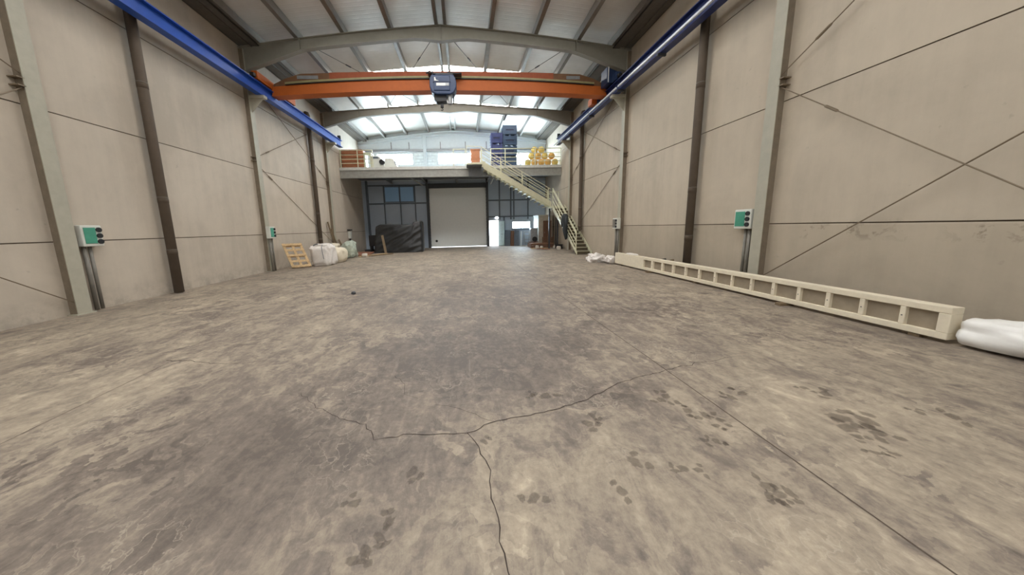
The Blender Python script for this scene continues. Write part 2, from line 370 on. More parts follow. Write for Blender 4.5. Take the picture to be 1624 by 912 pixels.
    for (bx, by, r) in B:
        for q in range(3):
            ang = rr_.random()*6.28; off = 0 if q == 0 else r*1.05; rad0 = r*(0.62 if q == 0 else 0.42)
            px, py = bx+off*math.cos(ang), by+off*math.sin(ang); b = len(V); n = 14; z_ = 0.0012+0.0001*(len(V) % 11)
            V.append((px, py, z_)); D.append(0.95); ph = rr_.random()*9; ex = 0.7+0.7*rr_.random(); ro = rr_.random()*3
            for rr, dv in ((0.7, 0.9), (1.0, 0.25)):
                for k in range(n):
                    t = 2*PI*k/n; rad = rad0*rr*(1+0.55*noise.noise(Vector((math.cos(t)*1.7+ph, math.sin(t)*1.7, ph))))
                    ux, uy = rad*ex*math.cos(t), rad/ex*math.sin(t)
                    V.append((px+ux*math.cos(ro)-uy*math.sin(ro), py+ux*math.sin(ro)+uy*math.cos(ro), z_)); D.append(dv)
            for k in range(n):
                F.append((b, b+1+k, b+1+(k+1) % n)); MI.append(3)
                F.append((b+1+k, b+1+n+k, b+1+n+(k+1) % n, b+1+(k+1) % n)); MI.append(3)
    me = bpy.data.meshes.new('floor'); me.from_pydata(V, [], F)
    for k in ('floor', 'crack', 'joint', 'stain'): me.materials.append(M[k])
    me.polygons.foreach_set('material_index', MI)
    a = me.attributes.new('dirt', 'FLOAT', 'POINT'); a.data.foreach_set('value', D)
    o = bpy.data.objects.new('floor', me); COL.objects.link(o)
    return o
struct(make_floor(), 'worn stained concrete floor slab with cracks', 'floor')

# side walls: stacked precast panels with open joints
COLS = [0.25, 6.4, 12.5, 18.72, 24.9]
def side_wall(name, x, sgn, mat, label):
    mb = MB(); tint = []
    zj = [0, 1.52, 4.09, 6.66, 9.6]; yj = [YF]+COLS[:-1]+[YB]
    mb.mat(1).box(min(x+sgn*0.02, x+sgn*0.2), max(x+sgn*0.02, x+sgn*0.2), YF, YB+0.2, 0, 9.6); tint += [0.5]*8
    mb.mat(0)
    for a, b in zip(yj[:-1], yj[1:]):
        for i, (c, d) in enumerate(zip(zj[:-1], zj[1:])):
            g = 0.011
            mb.box(min(x, x+sgn*0.04), max(x, x+sgn*0.04), a+0.005, b-0.005, c+(g if i else 0), d-g); tint += [random.random()]*8
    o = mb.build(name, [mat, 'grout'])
    at_ = o.data.attributes.new('tint', 'FLOAT', 'POINT'); at_.data.foreach_set('value', tint)
    return struct(o, label, 'wall')
side_wall('wall_left', XL, -1, 'wall_l', 'left wall of stacked precast concrete panels')
side_wall('wall_right', XR, 1, 'wall_r', 'right wall of stacked precast concrete panels, chipped along its lowest joint')

# back wall with openings
def wall_open(mb, x0, x1, z0, z1, y0, y1, ops):
    """fill x0..x1 z0..z1 with boxes leaving ops = [(xa,xb,za,zb)]"""
    xs = sorted({x0, x1}.union(*[{max(x0, min(x1, a)), max(x0, min(x1, b))} for a, b, _, _ in ops])) if ops else [x0, x1]
    for a, b in zip(xs[:-1], xs[1:]):
        cuts = sorted([(c, d) for (p, q, c, d) in ops if p < (a+b)/2 < q]); z = z0
        for c, d in cuts:
            if c > z+1e-4: mb.box(a, b, y0, y1, z, min(c, z1))
            z = max(z, d)
        if z < z1-1e-4: mb.box(a, b, y0, y1, z, z1)
OP_LO = [(-2.80, 1.88, -1, 4.85), (2.10, 2.90, -1, 2.14), (4.05, 5.62, 1.42, 2.02)]
OP_HI = [(-6.80, -3.92, 6.72, 7.60), (-1.95, 0.77, 6.72, 7.60), (2.75, 5.60, 6.60, 7.55)]
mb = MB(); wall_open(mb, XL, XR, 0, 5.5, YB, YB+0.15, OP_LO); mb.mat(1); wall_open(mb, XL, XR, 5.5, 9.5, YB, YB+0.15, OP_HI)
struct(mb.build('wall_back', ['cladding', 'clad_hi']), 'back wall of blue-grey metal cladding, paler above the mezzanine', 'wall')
struct(MB().box(XL-0.2, XR+0.2, YF-0.2, YF, 0, 9.6).build('wall_front', 'clad_hi'), 'front wall behind the viewpoint', 'wall')

def win(name, x0, x1, z0, z1, n, label, mat='win', y=YB, fr='louvre'):
    mb = MB(); t = 0.05
    mb.box(x0, x1, y-0.03, y+0.1, z0, z0+t).box(x0, x1, y-0.03, y+0.1, z1-t, z1)
    for i in range(n+1):
        x = x0+(x1-x0-t)*i/n; mb.box(x, x+t, y-0.028, y+0.098, z0+t, z1-t)
    o = mb.build(name, fr); struct(o, label, 'window')
    MB().box(x0+t, x1-t, y+0.04, y+0.055, z0+t, z1-t).build('pane', mat, o)
    return o
win('window_1', -6.80, -3.92, 6.72, 7.60, 3, 'three-pane bright window above the mezzanine, left of the louvred panels')
win('window_2', -1.95, 0.77, 6.72, 7.60, 3, 'three-pane bright window above the mezzanine, right of the louvred panels')
win('window_3', 2.75, 5.60, 6.60, 7.55, 3, 'bright window above the mezzanine behind the blue crates and yellow balls')
win('window_4', 4.05, 5.62, 1.42, 2.02, 2, 'low two-pane bright window right of the open doorway')
# louvred white panels between the upper windows
for k, (a, b) in enumerate(((-3.75, -3.1), (-2.75, -2.1))):
    mb = MB()
    for i in range(4): mb.box(a, b, YB-0.06, YB, 6.70+i*0.235, 6.70+i*0.235+0.19)
    mb.box(a-0.05, a, YB-0.07, YB, 6.65, 7.65).box(b, b+0.05, YB-0.07, YB, 6.65, 7.65)
    struct(mb.build('trim_%d' % (k+1), 'louvre'), ['white slatted panel left of the upper back column', 'white slatted panel right of the upper back column'][k], 'trim')
# girts and studs of the lower back wall
mb = MB()
for z in (3.70, 5.13): mb.box(-7.75, -3.05, YB-0.10, YB, z-0.05, z+0.05)
for x in (-6.45, -5.15, -3.95): mb.box(x-0.04, x+0.04, YB-0.07, YB, 1.9, 5.08)
mb.box(-7.85, -7.70, YB-0.16, YB, 0, 5.5)
struct(mb.build('trim_3', 'girt'), 'dark girts and studs on the lower back wall left of the roller door', 'trim')
mb = MB()
for z in (2.45, 3.80): mb.box(1.98, 6.8, YB-0.10, YB, z-0.05, z+0.05)
for x in (3.0, 3.95, 4.2, 5.4): mb.box(x-0.05, x+0.05, YB-0.08, YB, 2.2, 5.4)
mb.box(3.30, 3.42, YB-0.12, YB, 0, 2.4).box(4.0, 5.7, YB-0.08, YB, 1.32, 1.40)
struct(mb.build('trim_4', 'girt'), 'dark girts and studs on the lower back wall right of the roller door', 'trim')
mb = MB(); mb.box(XL, XR, YB-0.14, YB, 7.72, 7.90)
for x in (-5.6, -4.2, -1.7, 0.3, 2.0, 4.2): mb.box(x-0.03, x+0.03, YB-0.08, YB, 7.90, 8.45)
struct(mb.build('trim_5', 'grey'), 'grey girt across the back wall above the upper windows', 'trim')
# emissive pane added to give this wall its weak bluish glow
win('window_5', -6.40, -4.00, 3.80, 5.05, 2, 'added panes with a dim bluish glow on the lower back wall', 'glow_blue', YB-0.09, 'girt')

# sectional door
o = MB().box(-2.80, 1.88, YB+0.02, YB+0.08, 0.06, 4.85).build('door_1', 'doorleaf'); struct(o, 'large closed light grey sectional door', 'door')
for i in range(1, 8):
    MB().box(-2.79, 1.87, YB+0.012, YB+0.022, 0.06+i*0.6-0.008, 0.06+i*0.6+0.008).build('panel_seam', 'doorleaf', o)
MB().cyl((-2.35, YB+0.01, 0.55), (0, 1, 0), 0.10, 0.03, 16).build('lock_hole', 'black', o)
mb = MB().box(-3.02, -2.80, YB-0.12, YB+0.05, 0, 5.2).box(1.88, 2.06, YB-0.12, YB+0.05, 0, 5.2).box(-3.02, 2.06, YB-0.25, YB+0.02, 4.85, 5.2)
for i in range(18): mb.box(-2.86, -2.78, YB-0.14, YB-0.1, 0.2+i*0.26, 0.28+i*0.26).box(1.86, 1.93, YB-0.14, YB-0.1, 0.2+i*0.26, 0.28+i*0.26)
mb.build('door_frame', 'doordark', o)
# open pedestrian door
o = MB().hexa([(2.90, YB-0.02, 0.05), (3.27, YB-0.55, 0.05), (3.31, YB-0.52, 0.05), (2.94, YB+0.02, 0.05), (2.90, YB-0.02, 2.08), (3.27, YB-0.55, 2.08), (3.31, YB-0.52, 2.08), (2.94, YB+0.02, 2.08)]).build('door_2', 'doorpale')
struct(o, 'narrow doorway with its white leaf standing open', 'door')
MB().box(2.02, 2.10, YB-0.06, YB+0.15, 0, 2.22).box(2.90, 2.96, YB-0.02, YB+0.15, 0, 2.22).box(2.02, 2.96, YB-0.06, YB+0.15, 2.14, 2.22).build('door_frame', 'louvre', o)
MB().tube([(3.19, YB-0.49, 1.0), (3.14, YB-0.55, 1.0), (3.06, YB-0.44, 1.0)], 0.015).build('handle', 'doordark', o)
struct(MB().box(-15, 15, YB+0.15, YB+30, -0.12, -0.02).build('ground', 'ground'), 'bright yard outside the doorway', 'ground')

# ceiling: arched roof sheets with skylight bands
SKYB = [(-3.4, -2.4), (2.6, 3.6), (8.9, 9.9), (15.75, 16.75), (19.85, 20.35)]
def arc_sheet(mb, y0, y1, z_off, th, x0=XL-0.1, x1=XR+0.1, n=36):
    b = len(mb.v)
    for i in range(n+1):
        x = x0+(x1-x0)*i/n; z = zr(x)+z_off
        for (y, zz) in ((y0, z), (y1, z), (y1, z+th), (y0, z+th)): mb.v.append(Vector((x, y, zz)))
    for i in range(n):
        for k in range(4): mb.face(b+4*i+k, b+4*i+(k+1) % 4, b+4*(i+1)+(k+1) % 4, b+4*(i+1)+k)
    mb.face(b, b+1, b+2, b+3); mb.face(b+4*n, b+4*n+3, b+4*n+2, b+4*n+1)
mb = MB(); ys = [YF-0.2]+[v for s in SKYB for v in s]+[YB+0.2]
for a, b in zip(ys[0::2], ys[1::2]): arc_sheet(mb, a, b, 0.29, 0.08)
struct(mb.build('ceiling', 'roof', smooth=False), 'grey metal sheet roof, gently arched', 'ceiling')
for i, (a, b) in enumerate(SKYB):
    mb = MB(); arc_sheet(mb, a, b, 0.295, 0.03, XC-5.0, XC+5.0)
    mb.mat(1); arc_sheet(mb, a, b, 0.29, 0.08, XL-0.1, XC-5.0, 14); arc_sheet(mb, a, b, 0.29, 0.08, XC+5.0, XR+0.1, 14)
    struct(mb.build('window_%d' % (6+i), ['sky_l', 'roof']), ['translucent skylight band behind the viewpoint', 'translucent skylight band overhead', 'translucent skylight band in front of the first rafter', 'bright skylight band just beyond the orange crane', 'bright skylight band just beyond the second rafter'][i], 'window')

# ================================================================= STEELWORK
def side_name(s): return 'left' if s < 0 else 'right'
# columns
for s, xw in ((-1, XL), (1, XR)):
    for i, y in enumerate(COLS[:4]):
        if i == 0: continue
        where = {1: 'nearest', 2: 'second', 3: 'third'}[i]
        t = thing('steel_column', (xw-s*0.1, y, 0), '%s pale painted steel column on the %s wall' % (where, side_name(s)), 'column', 'steel wall columns')
        xf = xw-s*0.17
        MB().box(min(xf, xf+s*0.015), max(xf, xf+s*0.015), y-0.12, y+0.12, 0, 8.4).build('flange', 'steel_paint', t)
        MB().box(min(xf+s*0.015, xw), max(xf+s*0.015, xw), y-0.105, y+0.105, 0, 8.4).build('shaft', 'colshade', t)  # dark sides: shade of the H-section recess put into the colour
        xr_ = xw-s*0.62
        MB().box(min(xr_-s*0.1, xf), max(xr_-s*0.1, xf), y-0.10, y+0.10, 6.70, 6.80).prism([(xf, y-0.01, 6.2), (xr_, y-0.01, 6.68), (xr_, y-0.01, 6.70), (xf, y-0.01, 6.70)], (0, 0.02, 0)).build('bracket', 'steel_paint', t)
        MB().box(min(xf-s*0.03, xw), max(xf-s*0.03, xw), y-0.16, y+0.16, 0, 0.025).build('base_plate', 'steel_paint', t)
        MB().box(min(xf, xw), max(xf, xw), y-0.20, y-0.10, 4.38, 4.40).box(min(xf, xw), max(xf, xw), y-0.20, y-0.10, 4.52, 4.54).build('gusset_plate', 'rod', t)
# rafters
for i, y in enumerate(FR+[YB-0.14]):
    dep0, dep1 = ((0.40, 0.88), (0.40, 0.88), (0.24, 0.24))[i]
    def dep(x):
        d = abs(x-XC); k = max(0, (d-5.2)/(7.5-5.2)); ap = 0.16*max(0, 1-d/0.9) if i < 2 else 0
        return dep0+(dep1-dep0)*k+ap
    zq = (lambda x: zr(x)-0.30*(1-((x-XC)/7.5)**2)) if i == 1 else zr
    n = 44; web = MB(); bf = MB(); tf = MB(); xs = [XL+0.02+(XR-XL-0.04)*k/n for k in range(n+1)]
    for a, b in zip(xs[:-1], xs[1:]):
        web.hexa([(a, y-0.01, zq(a)-dep(a)), (b, y-0.01, zq(b)-dep(b)), (b, y+0.01, zq(b)-dep(b)), (a, y+0.01, zq(a)-dep(a)), (a, y-0.01, zq(a)), (b, y-0.01, zq(b)), (b, y+0.01, zq(b)), (a, y+0.01, zq(a))])
        for q, o_, w_ in ((bf, lambda x: zq(x)-dep(x), 0.10), (tf, lambda x: zq(x)-0.018, 0.10)):
            q.hexa([(a, y-w_, o_(a)), (b, y-w_, o_(b)), (b, y+w_, o_(b)), (a, y+w_, o_(a)), (a, y-w_, o_(a)+0.018), (b, y-w_, o_(b)+0.018), (b, y+w_, o_(b)+0.018), (a, y+w_, o_(a)+0.018)])
    t = thing('roof_rafter', (XC, y, zr(XC)), ['nearest wide grey rafter spanning the hall in front of the crane', 'grey rafter spanning the hall behind the crane', 'slim rafter against the back wall above the upper windows'][i], 'rafter', 'roof rafters')
    mt = 'rafter' if i < 2 else 'clad_hi'
    web.build('web', mt, t); bf.build('bottom_flange', mt, t); tf.build('top_flange', mt, t)
    if i < 2:
        for x in (XC-0.02, XL+2.25, XR-2.25): MB().box(x-0.012, x+0.012, y-0.095, y+0.095, zq(x)-dep(x), zq(x)).build('stiffener', mt, t)
    if i == 1:
        for x in (XC-5.3, XC-3.6, XC-1.85, XC-0.12, XC+0.12, XC+1.85, XC+3.6, XC+5.3): MB().box(x-0.03, x+0.03, y-0.04, y+0.04, zq(x), zr(x)).build('purlin_stub', mt, t)
# purlins (C sections running down the hall)
def purlin(x, label, wide=0.10, h=0.28):
    z = zr(x); s = 1 if x > XC else -1
    mb = MB().box(x-0.004, x+0.004, YF, YB, z, z+h)
    mb.box(min(x, x+s*wide), max(x, x+s*wide), YF, YB, z, z+0.006).box(min(x, x+s*wide), max(x, x+s*wide), YF, YB, z+h-0.006, z+h)
    mb.box(x+s*wide-0.004, x+s*wide+0.004, YF, YB, z, z+0.03)
    return tag(mb.build('roof_purlin', 'purlin', loc=(x, YB, z)), label, 'purlin', 'roof purlins')
for s in (-1, 1):
    sd = side_name(s)
    purlin(XC+s*0.12, 'galvanised ridge purlin on the %s side of the roof peak' % sd)
    for nm, d in (('first', 1.85), ('second', 3.60), ('third', 5.30)):
        purlin(XC+s*d, '%s galvanised purlin to the %s of the roof ridge' % (nm, sd), 0.14)
    purlin(XC+s*6.70, 'galvanised purlin beside the %s eaves gutter' % sd, 0.14, 0.26)
    xa = XL+0.02 if s < 0 else XR-0.75; z = 8.50
    t = MB().box(xa, xa+0.73, YF, YB, z, z+0.02).box(xa, xa+0.02, YF, YB, z, z+0.16).box(xa+0.71, xa+0.73, YF, YB, z, z+0.12).box(xa+0.45, xa+0.47, YF, YB, z-0.03, z).build('eaves_gutter', 'gutter', loc=(xa, YB, z))
    tag(t, 'wide dark eaves gutter along the top of the %s wall' % sd, 'gutter')
# roof brace rods between the first and second rafters
for nm, x0, x1 in (('second bay left', XC-5.2, XC-1.95), ('ridge left', XC-0.1, XC-3.5), ('ridge right', XC+0.1, XC+3.5), ('second bay right', XC+5.2, XC+1.95)):
    p = Vector((x0, FR[0]+0.1, zr(x0)-0.05)); q = Vector((x1, FR[1]-0.1, zr(x1)-0.12)); 
    lab = {'second bay left': 'thin roof brace rod slanting inwards from the left haunch of the nearest rafter', 'ridge left': 'thin roof brace rod slanting left from the peak of the nearest rafter', 'ridge right': 'thin roof brace rod slanting right from the peak of the nearest rafter', 'second bay right': 'thin roof brace rod slanting inwards from the right haunch of the nearest rafter'}[nm]
    t = thing('roof_brace_rod', p, lab, 'brace rod', 'roof brace rods')
    MB().tube([p, q], 0.011, 6).build('rod', 'doordark', t)
    c = p.lerp(q, 0.3); d = (q-p).normalized(); MB().tube([c-d*0.13, c+d*0.13], 0.028, 6).build('turnbuckle', 'doordark', t)
# wall brace rods
def wrod(xw, s, a, b, label, tb=0.12):
    far = a[0] > 10; xo = xw-s*(0.032 if far else 0.12); p = Vector((xo, a[0], a[1])); q = Vector((xo, b[0], b[1]))
    t = thing('wall_brace_rod', p, label, 'brace rod', 'wall brace rods')
    MB().tube([p, q], 0.010, 6).build('rod', 'rod', t)
    d = (q-p).normalized(); c = p+d*(q-p).length*tb; MB().tube([c-d*0.14, c-d*0.11, c+d*0.11, c+d*0.14], [0.013, 0.024, 0.024, 0.013], 8).build('turnbuckle', 'rod', t)
    MB().box(min(xo-s*0.01, xo+s*0.01), max(xo-s*0.01, xo+s*0.01), p.y-0.06, p.y+0.06, p.z-0.06, p.z+0.06).build('end_plate', 'rod', t)
for s, xw in ((-1, XL), (1, XR)):
    sd = side_name(s)
    wrod(xw, s, (6.35, 4.58), (0.3, 8.3), 'thin brace rod rising from the nearest column on the %s wall' % sd)
    wrod(xw, s, (6.35, 4.42), (1.0, 0.06), 'thin brace rod descending from mid-height of the nearest column on the %s wall' % sd, 0.19)
    wrod(xw, s, (6.40, 0.20), (0.3, 4.95), 'thin brace rod rising from the foot of the nearest column on the %s wall' % sd, 0.9)
    wrod(xw, s, (12.6, 4.58), (18.6, 7.6), 'thin brace rod rising from the second column on the %s wall' % sd)
    wrod(xw, s, (12.6, 4.30), (18.6, 0.9), 'thin brace rod descending from the second column on the %s wall' % sd)
    wrod(xw, s, (18.6, 4.62), (12.6, 7.6), 'thin brace rod rising towards the viewer from the third column on the %s wall' % sd)
# downpipes
for s, xw in ((-1, XL), (1, XR)):
    for y, nm in ((8.45, 'near'), (16.82, 'far')):
        x = xw-s*0.165; z0 = 1.30 if (s > 0 and y > 10) else 0.02
        lab = {(-1, 8.45): 'thick brown downpipe on the left wall between the first two columns', (-1, 16.82): 'thick brown downpipe on the left wall behind the white bulk bag', (1, 8.45): 'thick brown downpipe on the right wall behind the long cream beam', (1, 16.82): 'thick brown downpipe on the right wall above the lower stair flight'}[(s, y)]
        t = thing('downpipe', (x, y, 0), lab, 'pipe', 'brown downpipes')
        top = 8.40 if y < 10 else 7.75
        pts = [(x, y, z0), (x, y, top)] if y < 10 else [(x, y, z0), (x, y, top-0.1), (x+s*0.02, y, top-0.03), (x+s*0.13, y, top)]
        if z0 > 1: pts = [(x+s*0.06, y, z0), (x+s*0.02, y, z0+0.04), (x, y, z0+0.14)]+pts[1:]
        MB().tube(pts, 0.105, 16).build('pipe', 'pipe', t, smooth=True)
        for z in ((1.13, 2.52, 5.35) if z0 < 1 else (1.5, 2.52, 5.35)):
            MB().tube([(x, y, z-0.06), (x, y, z+0.05), (x, y, z+0.06)], [0.109, 0.109, 0.106], 16).build('coupling', 'pipe', t, smooth=True)
            MB().tube([(x, y, z+0.075), (x, y, z+0.085)], 0.112, 16).build('clip', 'conduit', t)
# crane runway beams
for s, xw in ((-1, XL), (1, XR)):
    x = xw-s*0.56; y1 = 19.85; t = thing('crane_runway_beam', (x, y1, 6.80), 'long blue crane runway beam high along the %s wall' % side_name(s), 'beam', 'crane runway beams')
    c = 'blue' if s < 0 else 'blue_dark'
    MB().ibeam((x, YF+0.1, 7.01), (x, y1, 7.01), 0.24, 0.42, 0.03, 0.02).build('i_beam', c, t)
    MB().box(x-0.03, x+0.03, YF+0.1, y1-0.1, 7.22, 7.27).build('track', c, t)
    MB().box(x-0.09, x+0.09, y1-0.2, y1-0.1, 7.22, 7.48).build('end_stop', 'black', t)
    if s > 0:
        xi = x-0.15
        for a, b in ((YF+0.2, 11.95), (12.1, 14.6), (14.7, 20.2)):
            MB().box(xi-0.04, xi+0.02, a, b, 6.865, 6.925).build('conductor_rail', 'silver', t)
        for y in (3, 7.0, 9.6, 12.0, 14.65, 17.5):
            MB().box(xi-0.02, x+0.10, y-0.03, y+0.03, 6.72, 6.80).build('hanger', 'doordark', t)
# bridge crane
GY = 13.3
t = thing('bridge_crane', (XC, GY, 7.2), 'orange overhead crane bridge spanning the hall below the roof', 'crane')
def camb(x): return 7.275-0.0044*(x-XC)**2
def topm(x): return 7.69-0.0060*(x-XC)**2
xa, xb = XL+0.62, XR-0.62; n = 24; mb = MB(); up_ = MB(); tr_ = MB(); trd = MB(); tch = MB(); tch2 = MB()
for k in range(n):
    a = xa+(xb-xa)*k/n; b = xa+(xb-xa)*(k+1)/n
    mb.hexa([(a, GY-0.16, camb(a)), (b, GY-0.16, camb(b)), (b, GY+0.16, camb(b)), (a, GY+0.16, camb(a)), (a, GY-0.16, topm(a)), (b, GY-0.16, topm(b)), (b, GY+0.16, topm(b)), (a, GY+0.16, topm(a))])
    mb.hexa([(a, GY-0.21, camb(a)-0.025), (b, GY-0.21, camb(b)-0.025), (b, GY+0.21, camb(b)-0.025), (a, GY+0.21, camb(a)-0.025), (a, GY-0.21, camb(a)), (b, GY-0.21, camb(b)), (b, GY+0.21, camb(b)), (a, GY+0.21, camb(a))])
    if a > xa+0.3 and b < xb-0.3:
        tr_.hexa([(a, GY-0.24, topm(a)+0.03), (b, GY-0.24, topm(b)+0.03), (b, GY-0.12, topm(b)+0.03), (a, GY-0.12, topm(a)+0.03), (a, GY-0.24, topm(a)+0.10), (b, GY-0.24, topm(b)+0.10), (b, GY-0.12, topm(b)+0.10), (a, GY-0.12, topm(a)+0.10)])
        trd.hexa([(a, GY-0.22, topm(a)), (b, GY-0.22, topm(b)), (b, GY-0.12, topm(b)), (a, GY-0.12, topm(a)), (a, GY-0.22, topm(a)+0.03), (b, GY-0.22, topm(b)+0.03), (b, GY-0.12, topm(b)+0.03), (a, GY-0.12, topm(a)+0.03)])
    def tz(x):
        e = min(x-xa, xb-x); k = min(1, max(0, e/1.0)); return (8.0-0.0027*(x-XC)**2)*k+(topm(x)+0.09)*(1-k)
    col = up_
    if a > -5.7 and b < 4.5:
        up_.hexa([(a, GY-0.15, topm(a)+0.10), (b, GY-0.15, topm(b)+0.10), (b, GY+0.15, topm(b)+0.10), (a, GY+0.15, topm(a)+0.10), (a, GY-0.15, tz(a)), (b, GY-0.15, tz(b)), (b, GY+0.15, tz(b)), (a, GY+0.15, tz(a))])
    else:
        (tch if a < XC else tch2).hexa([(a, GY-0.12, topm(a)+0.0), (b, GY-0.12, topm(b)), (b, GY+0.12, topm(b)), (a, GY+0.12, topm(a)), (a, GY-0.12, tz(a)), (b, GY-0.12, tz(b)), (b, GY+0.12, tz(b)), (a, GY+0.12, tz(a))])
mb.build('girder', 'orange', t); up_.build('upper_box', 'orange_red', t); tr_.build('cable_track', 'track', t); trd.build('track_seal', 'black', t); tch.build('tapered_end', 'orange_brown', t); tch2.build('tapered_end', 'orange_brown', t)
for a, b in ((-6.55, -5.72), (4.52, 5.1)):
    MB().box(a, b, GY-0.135, GY-0.118, topm((a+b)/2)+0.20, topm((a+b)/2)+0.33).build('grey_plate', 'grey', t)
for s, xw in ((-1, XL), (1, XR)):
    x = xw-s*0.56
    o = MB().box(x-0.11, x+0.11, 12.25, 14.75, 7.30, 7.58).build('end_carriage', 'orange' if s < 0 else 'navy', t, 0.01)
    for y in (12.5, 14.5): MB().cyl((x, y, 7.38), (1, 0, 0), 0.11, 0.09, 16).build('wheel', 'doordark', o)
    MB().box(x-0.07, x+0.07, 12.1, 12.26, 7.34, 7.46).build('buffer', 'black', o)
    if s > 0:
        MB().box(x-0.33, x+0.12, 12.55, 13.1, 7.30, 7.92).build('motor_box', 'navy', o, 0.02)
        MB().tube([(x-0.30, 12.5, 7.3), (x-0.30, 12.5, 7.9)], 0.02).blob((x-0.30, 12.5, 7.95), (0.06, 0.06, 0.06), 0, 1, 0, sub=2).build('sensor_post', 'white', o)
        mb = MB()
        for k in range(4): mb.tube([(x-0.25+k*0.1, 12.7, 7.9), (x-0.25+k*0.1, 12.6, 8.0), (x-0.17+k*0.1, 12.75, 8.03), (x-0.15+k*0.1, 12.8, 7.9)], 0.012, 6)
        mb.build('cable_loops', 'black', o)
        MB().box(x-0.36, x-0.12, 13.9, 14.3, 7.02, 7.3).build('end_bracket', 'orange', o)
# hoist, hung from the girder on its near side
HX, HY = -0.66, 12.82
h = thing('crane_hoist', (HX, HY, 6.88), 'dark blue hoist unit hanging at the middle of the orange crane bridge', 'hoist')
prof = [(-0.44, 7.60), (-0.52, 7.46), (-0.525, 7.16), (-0.44, 6.95), (-0.25, 6.88), (0.30, 6.88), (0.44, 6.96), (0.52, 7.12), (0.535, 7.28), (0.50, 7.48), (0.42, 7.60)]
MB().prism([(HX+a, HY-0.28, b) for a, b in prof], (0, 0.50, 0)).build('housing', 'navy', h, 0.03)
MB().box(HX-0.36, HX+0.28, HY-0.31, HY-0.27, 7.00, 7.56).build('front_cover', 'navy', h, 0.02)
MB().box(HX-0.38, HX+0.30, HY-0.318, HY-0.27, 7.30, 7.325).build('cover_seam', 'slot', h)
MB().box(HX-0.26, HX+0.10, HY-0.322, HY-0.30, 7.17, 7.27).build('label_plate', 'white', h)
MB().box(HX+0.10, HX+0.24, HY-0.322, HY-0.30, 7.17, 7.27).build('label_plate', 'grey', h)
MB().prism([(HX-0.33, HY-0.322, 7.35), (HX-0.33, HY-0.322, 7.48), (HX-0.285, HY-0.322, 7.48), (HX-0.265, HY-0.322, 7.39), (HX-0.16, HY-0.322, 7.35)], (0, 0.02, 0)).build('white_mark', 'white', h)
MB().prism([(HX-0.38, HY-0.15, 6.95), (HX+0.12, HY-0.15, 6.95), (HX+0.12, HY-0.15, 6.66), (HX-0.28, HY-0.15, 6.64), (HX-0.38, HY-0.15, 6.74)], (0, 0.3, 0)).build('rope_drum', 'black', h, 0.02)
MB().cyl((HX+0.25, HY-0.1, 6.72), (0, 0, 1), 0.09, 0.32, 20).build('motor', 'grey', h)
MB().tube([(HX+0.40, HY-0.1, 6.95), (HX+0.40, HY-0.1, 6.62), (HX+0.34, HY-0.1, 6.58)], 0.02).build('rope', 'black', h)
MB().tube([(HX-0.08, HY-0.05, 6.7), (HX-0.08, HY-0.05, 6.56)], 0.02).build('rope', 'black', h)
MB().box(HX-0.14, HX-0.02, HY-0.08, HY+0.06, 6.48, 6.58).tube([(HX-0.08, HY, 6.48), (HX-0.08, HY, 6.44), (HX-0.04, HY, 6.40), (HX-0.08, HY, 6.36), (HX-0.13, HY, 6.39)], 0.016).build('hook_block', 'black', h)
mb = MB().box(HX-0.30, HX+0.40, HY-0.16, HY+0.24, 7.60, 7.66).box(HX-0.6, HX+0.75, HY-0.02, HY+0.24, 7.74, 7.78).box(HX-0.3, HX+0.4, HY-0.02, HY+0.2, 7.66, 7.74)
mb.tube([(HX-0.66, HY-0.05, 7.74), (HX-0.5, HY-0.1, 7.80), (HX-0.42, HY-0.05, 7.74)], 0.03).tube([(HX+0.2, HY-0.1, 7.76), (HX+0.55, HY-0.1, 7.72), (HX+0.75, HY-0.05, 7.76)], 0.02).tube([(HX-0.40, HY-0.05, 7.70), (HX-0.42, HY-0.05, 7.96)], 0.02)
mb.build('trolley_frame', 'doordark', h)

# ================================================================= MEZZANINE
t = thing('mezzanine', (XC, 20.7, 5.06), 'grey steel mezzanine across the back of the hall', 'mezzanine')
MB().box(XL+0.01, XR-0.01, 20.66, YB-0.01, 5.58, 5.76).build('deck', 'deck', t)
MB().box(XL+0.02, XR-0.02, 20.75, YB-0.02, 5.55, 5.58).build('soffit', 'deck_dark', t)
MB().ibeam((XL+0.02, 20.78, 5.31), (XR-0.02, 20.78, 5.31), 0.20, 0.48, 0.03, 0.14).build('front_beam', 'mezz', t)
for x in (-5.7, -3.0, -0.5, 2.0, 4.5): MB().ibeam((x, 20.9, 5.40), (x, YB-0.05, 5.40), 0.14, 0.28).build('joist', 'deck_dark', t)
for x, e in ((-3.0, -0.75), (2.0, 0.25)): MB().bar((x+0.05, 22.2, 4.75), (x+e, 20.95, 5.2), 0.07, 0.07).build('knee_brace', 'mezz', t)
for x in (-2.92, 1.97):
    MB().box(x-0.08, x+0.08, YB-0.34, YB-0.18, 0, 5.5).build('post', 'doordark', t)
# upper back column
o = MB().ibeam((-2.93, YB-0.30, 5.76), (-2.93, YB-0.30, 8.85), 0.2, 0.24, 0.02, 0.014, (1, 0, 0)).build('back_column', 'clad_hi', loc=(-2.93, YB-0.30, 5.76)); tag(o, 'pale column rising from the mezzanine between the louvred panels', 'column')
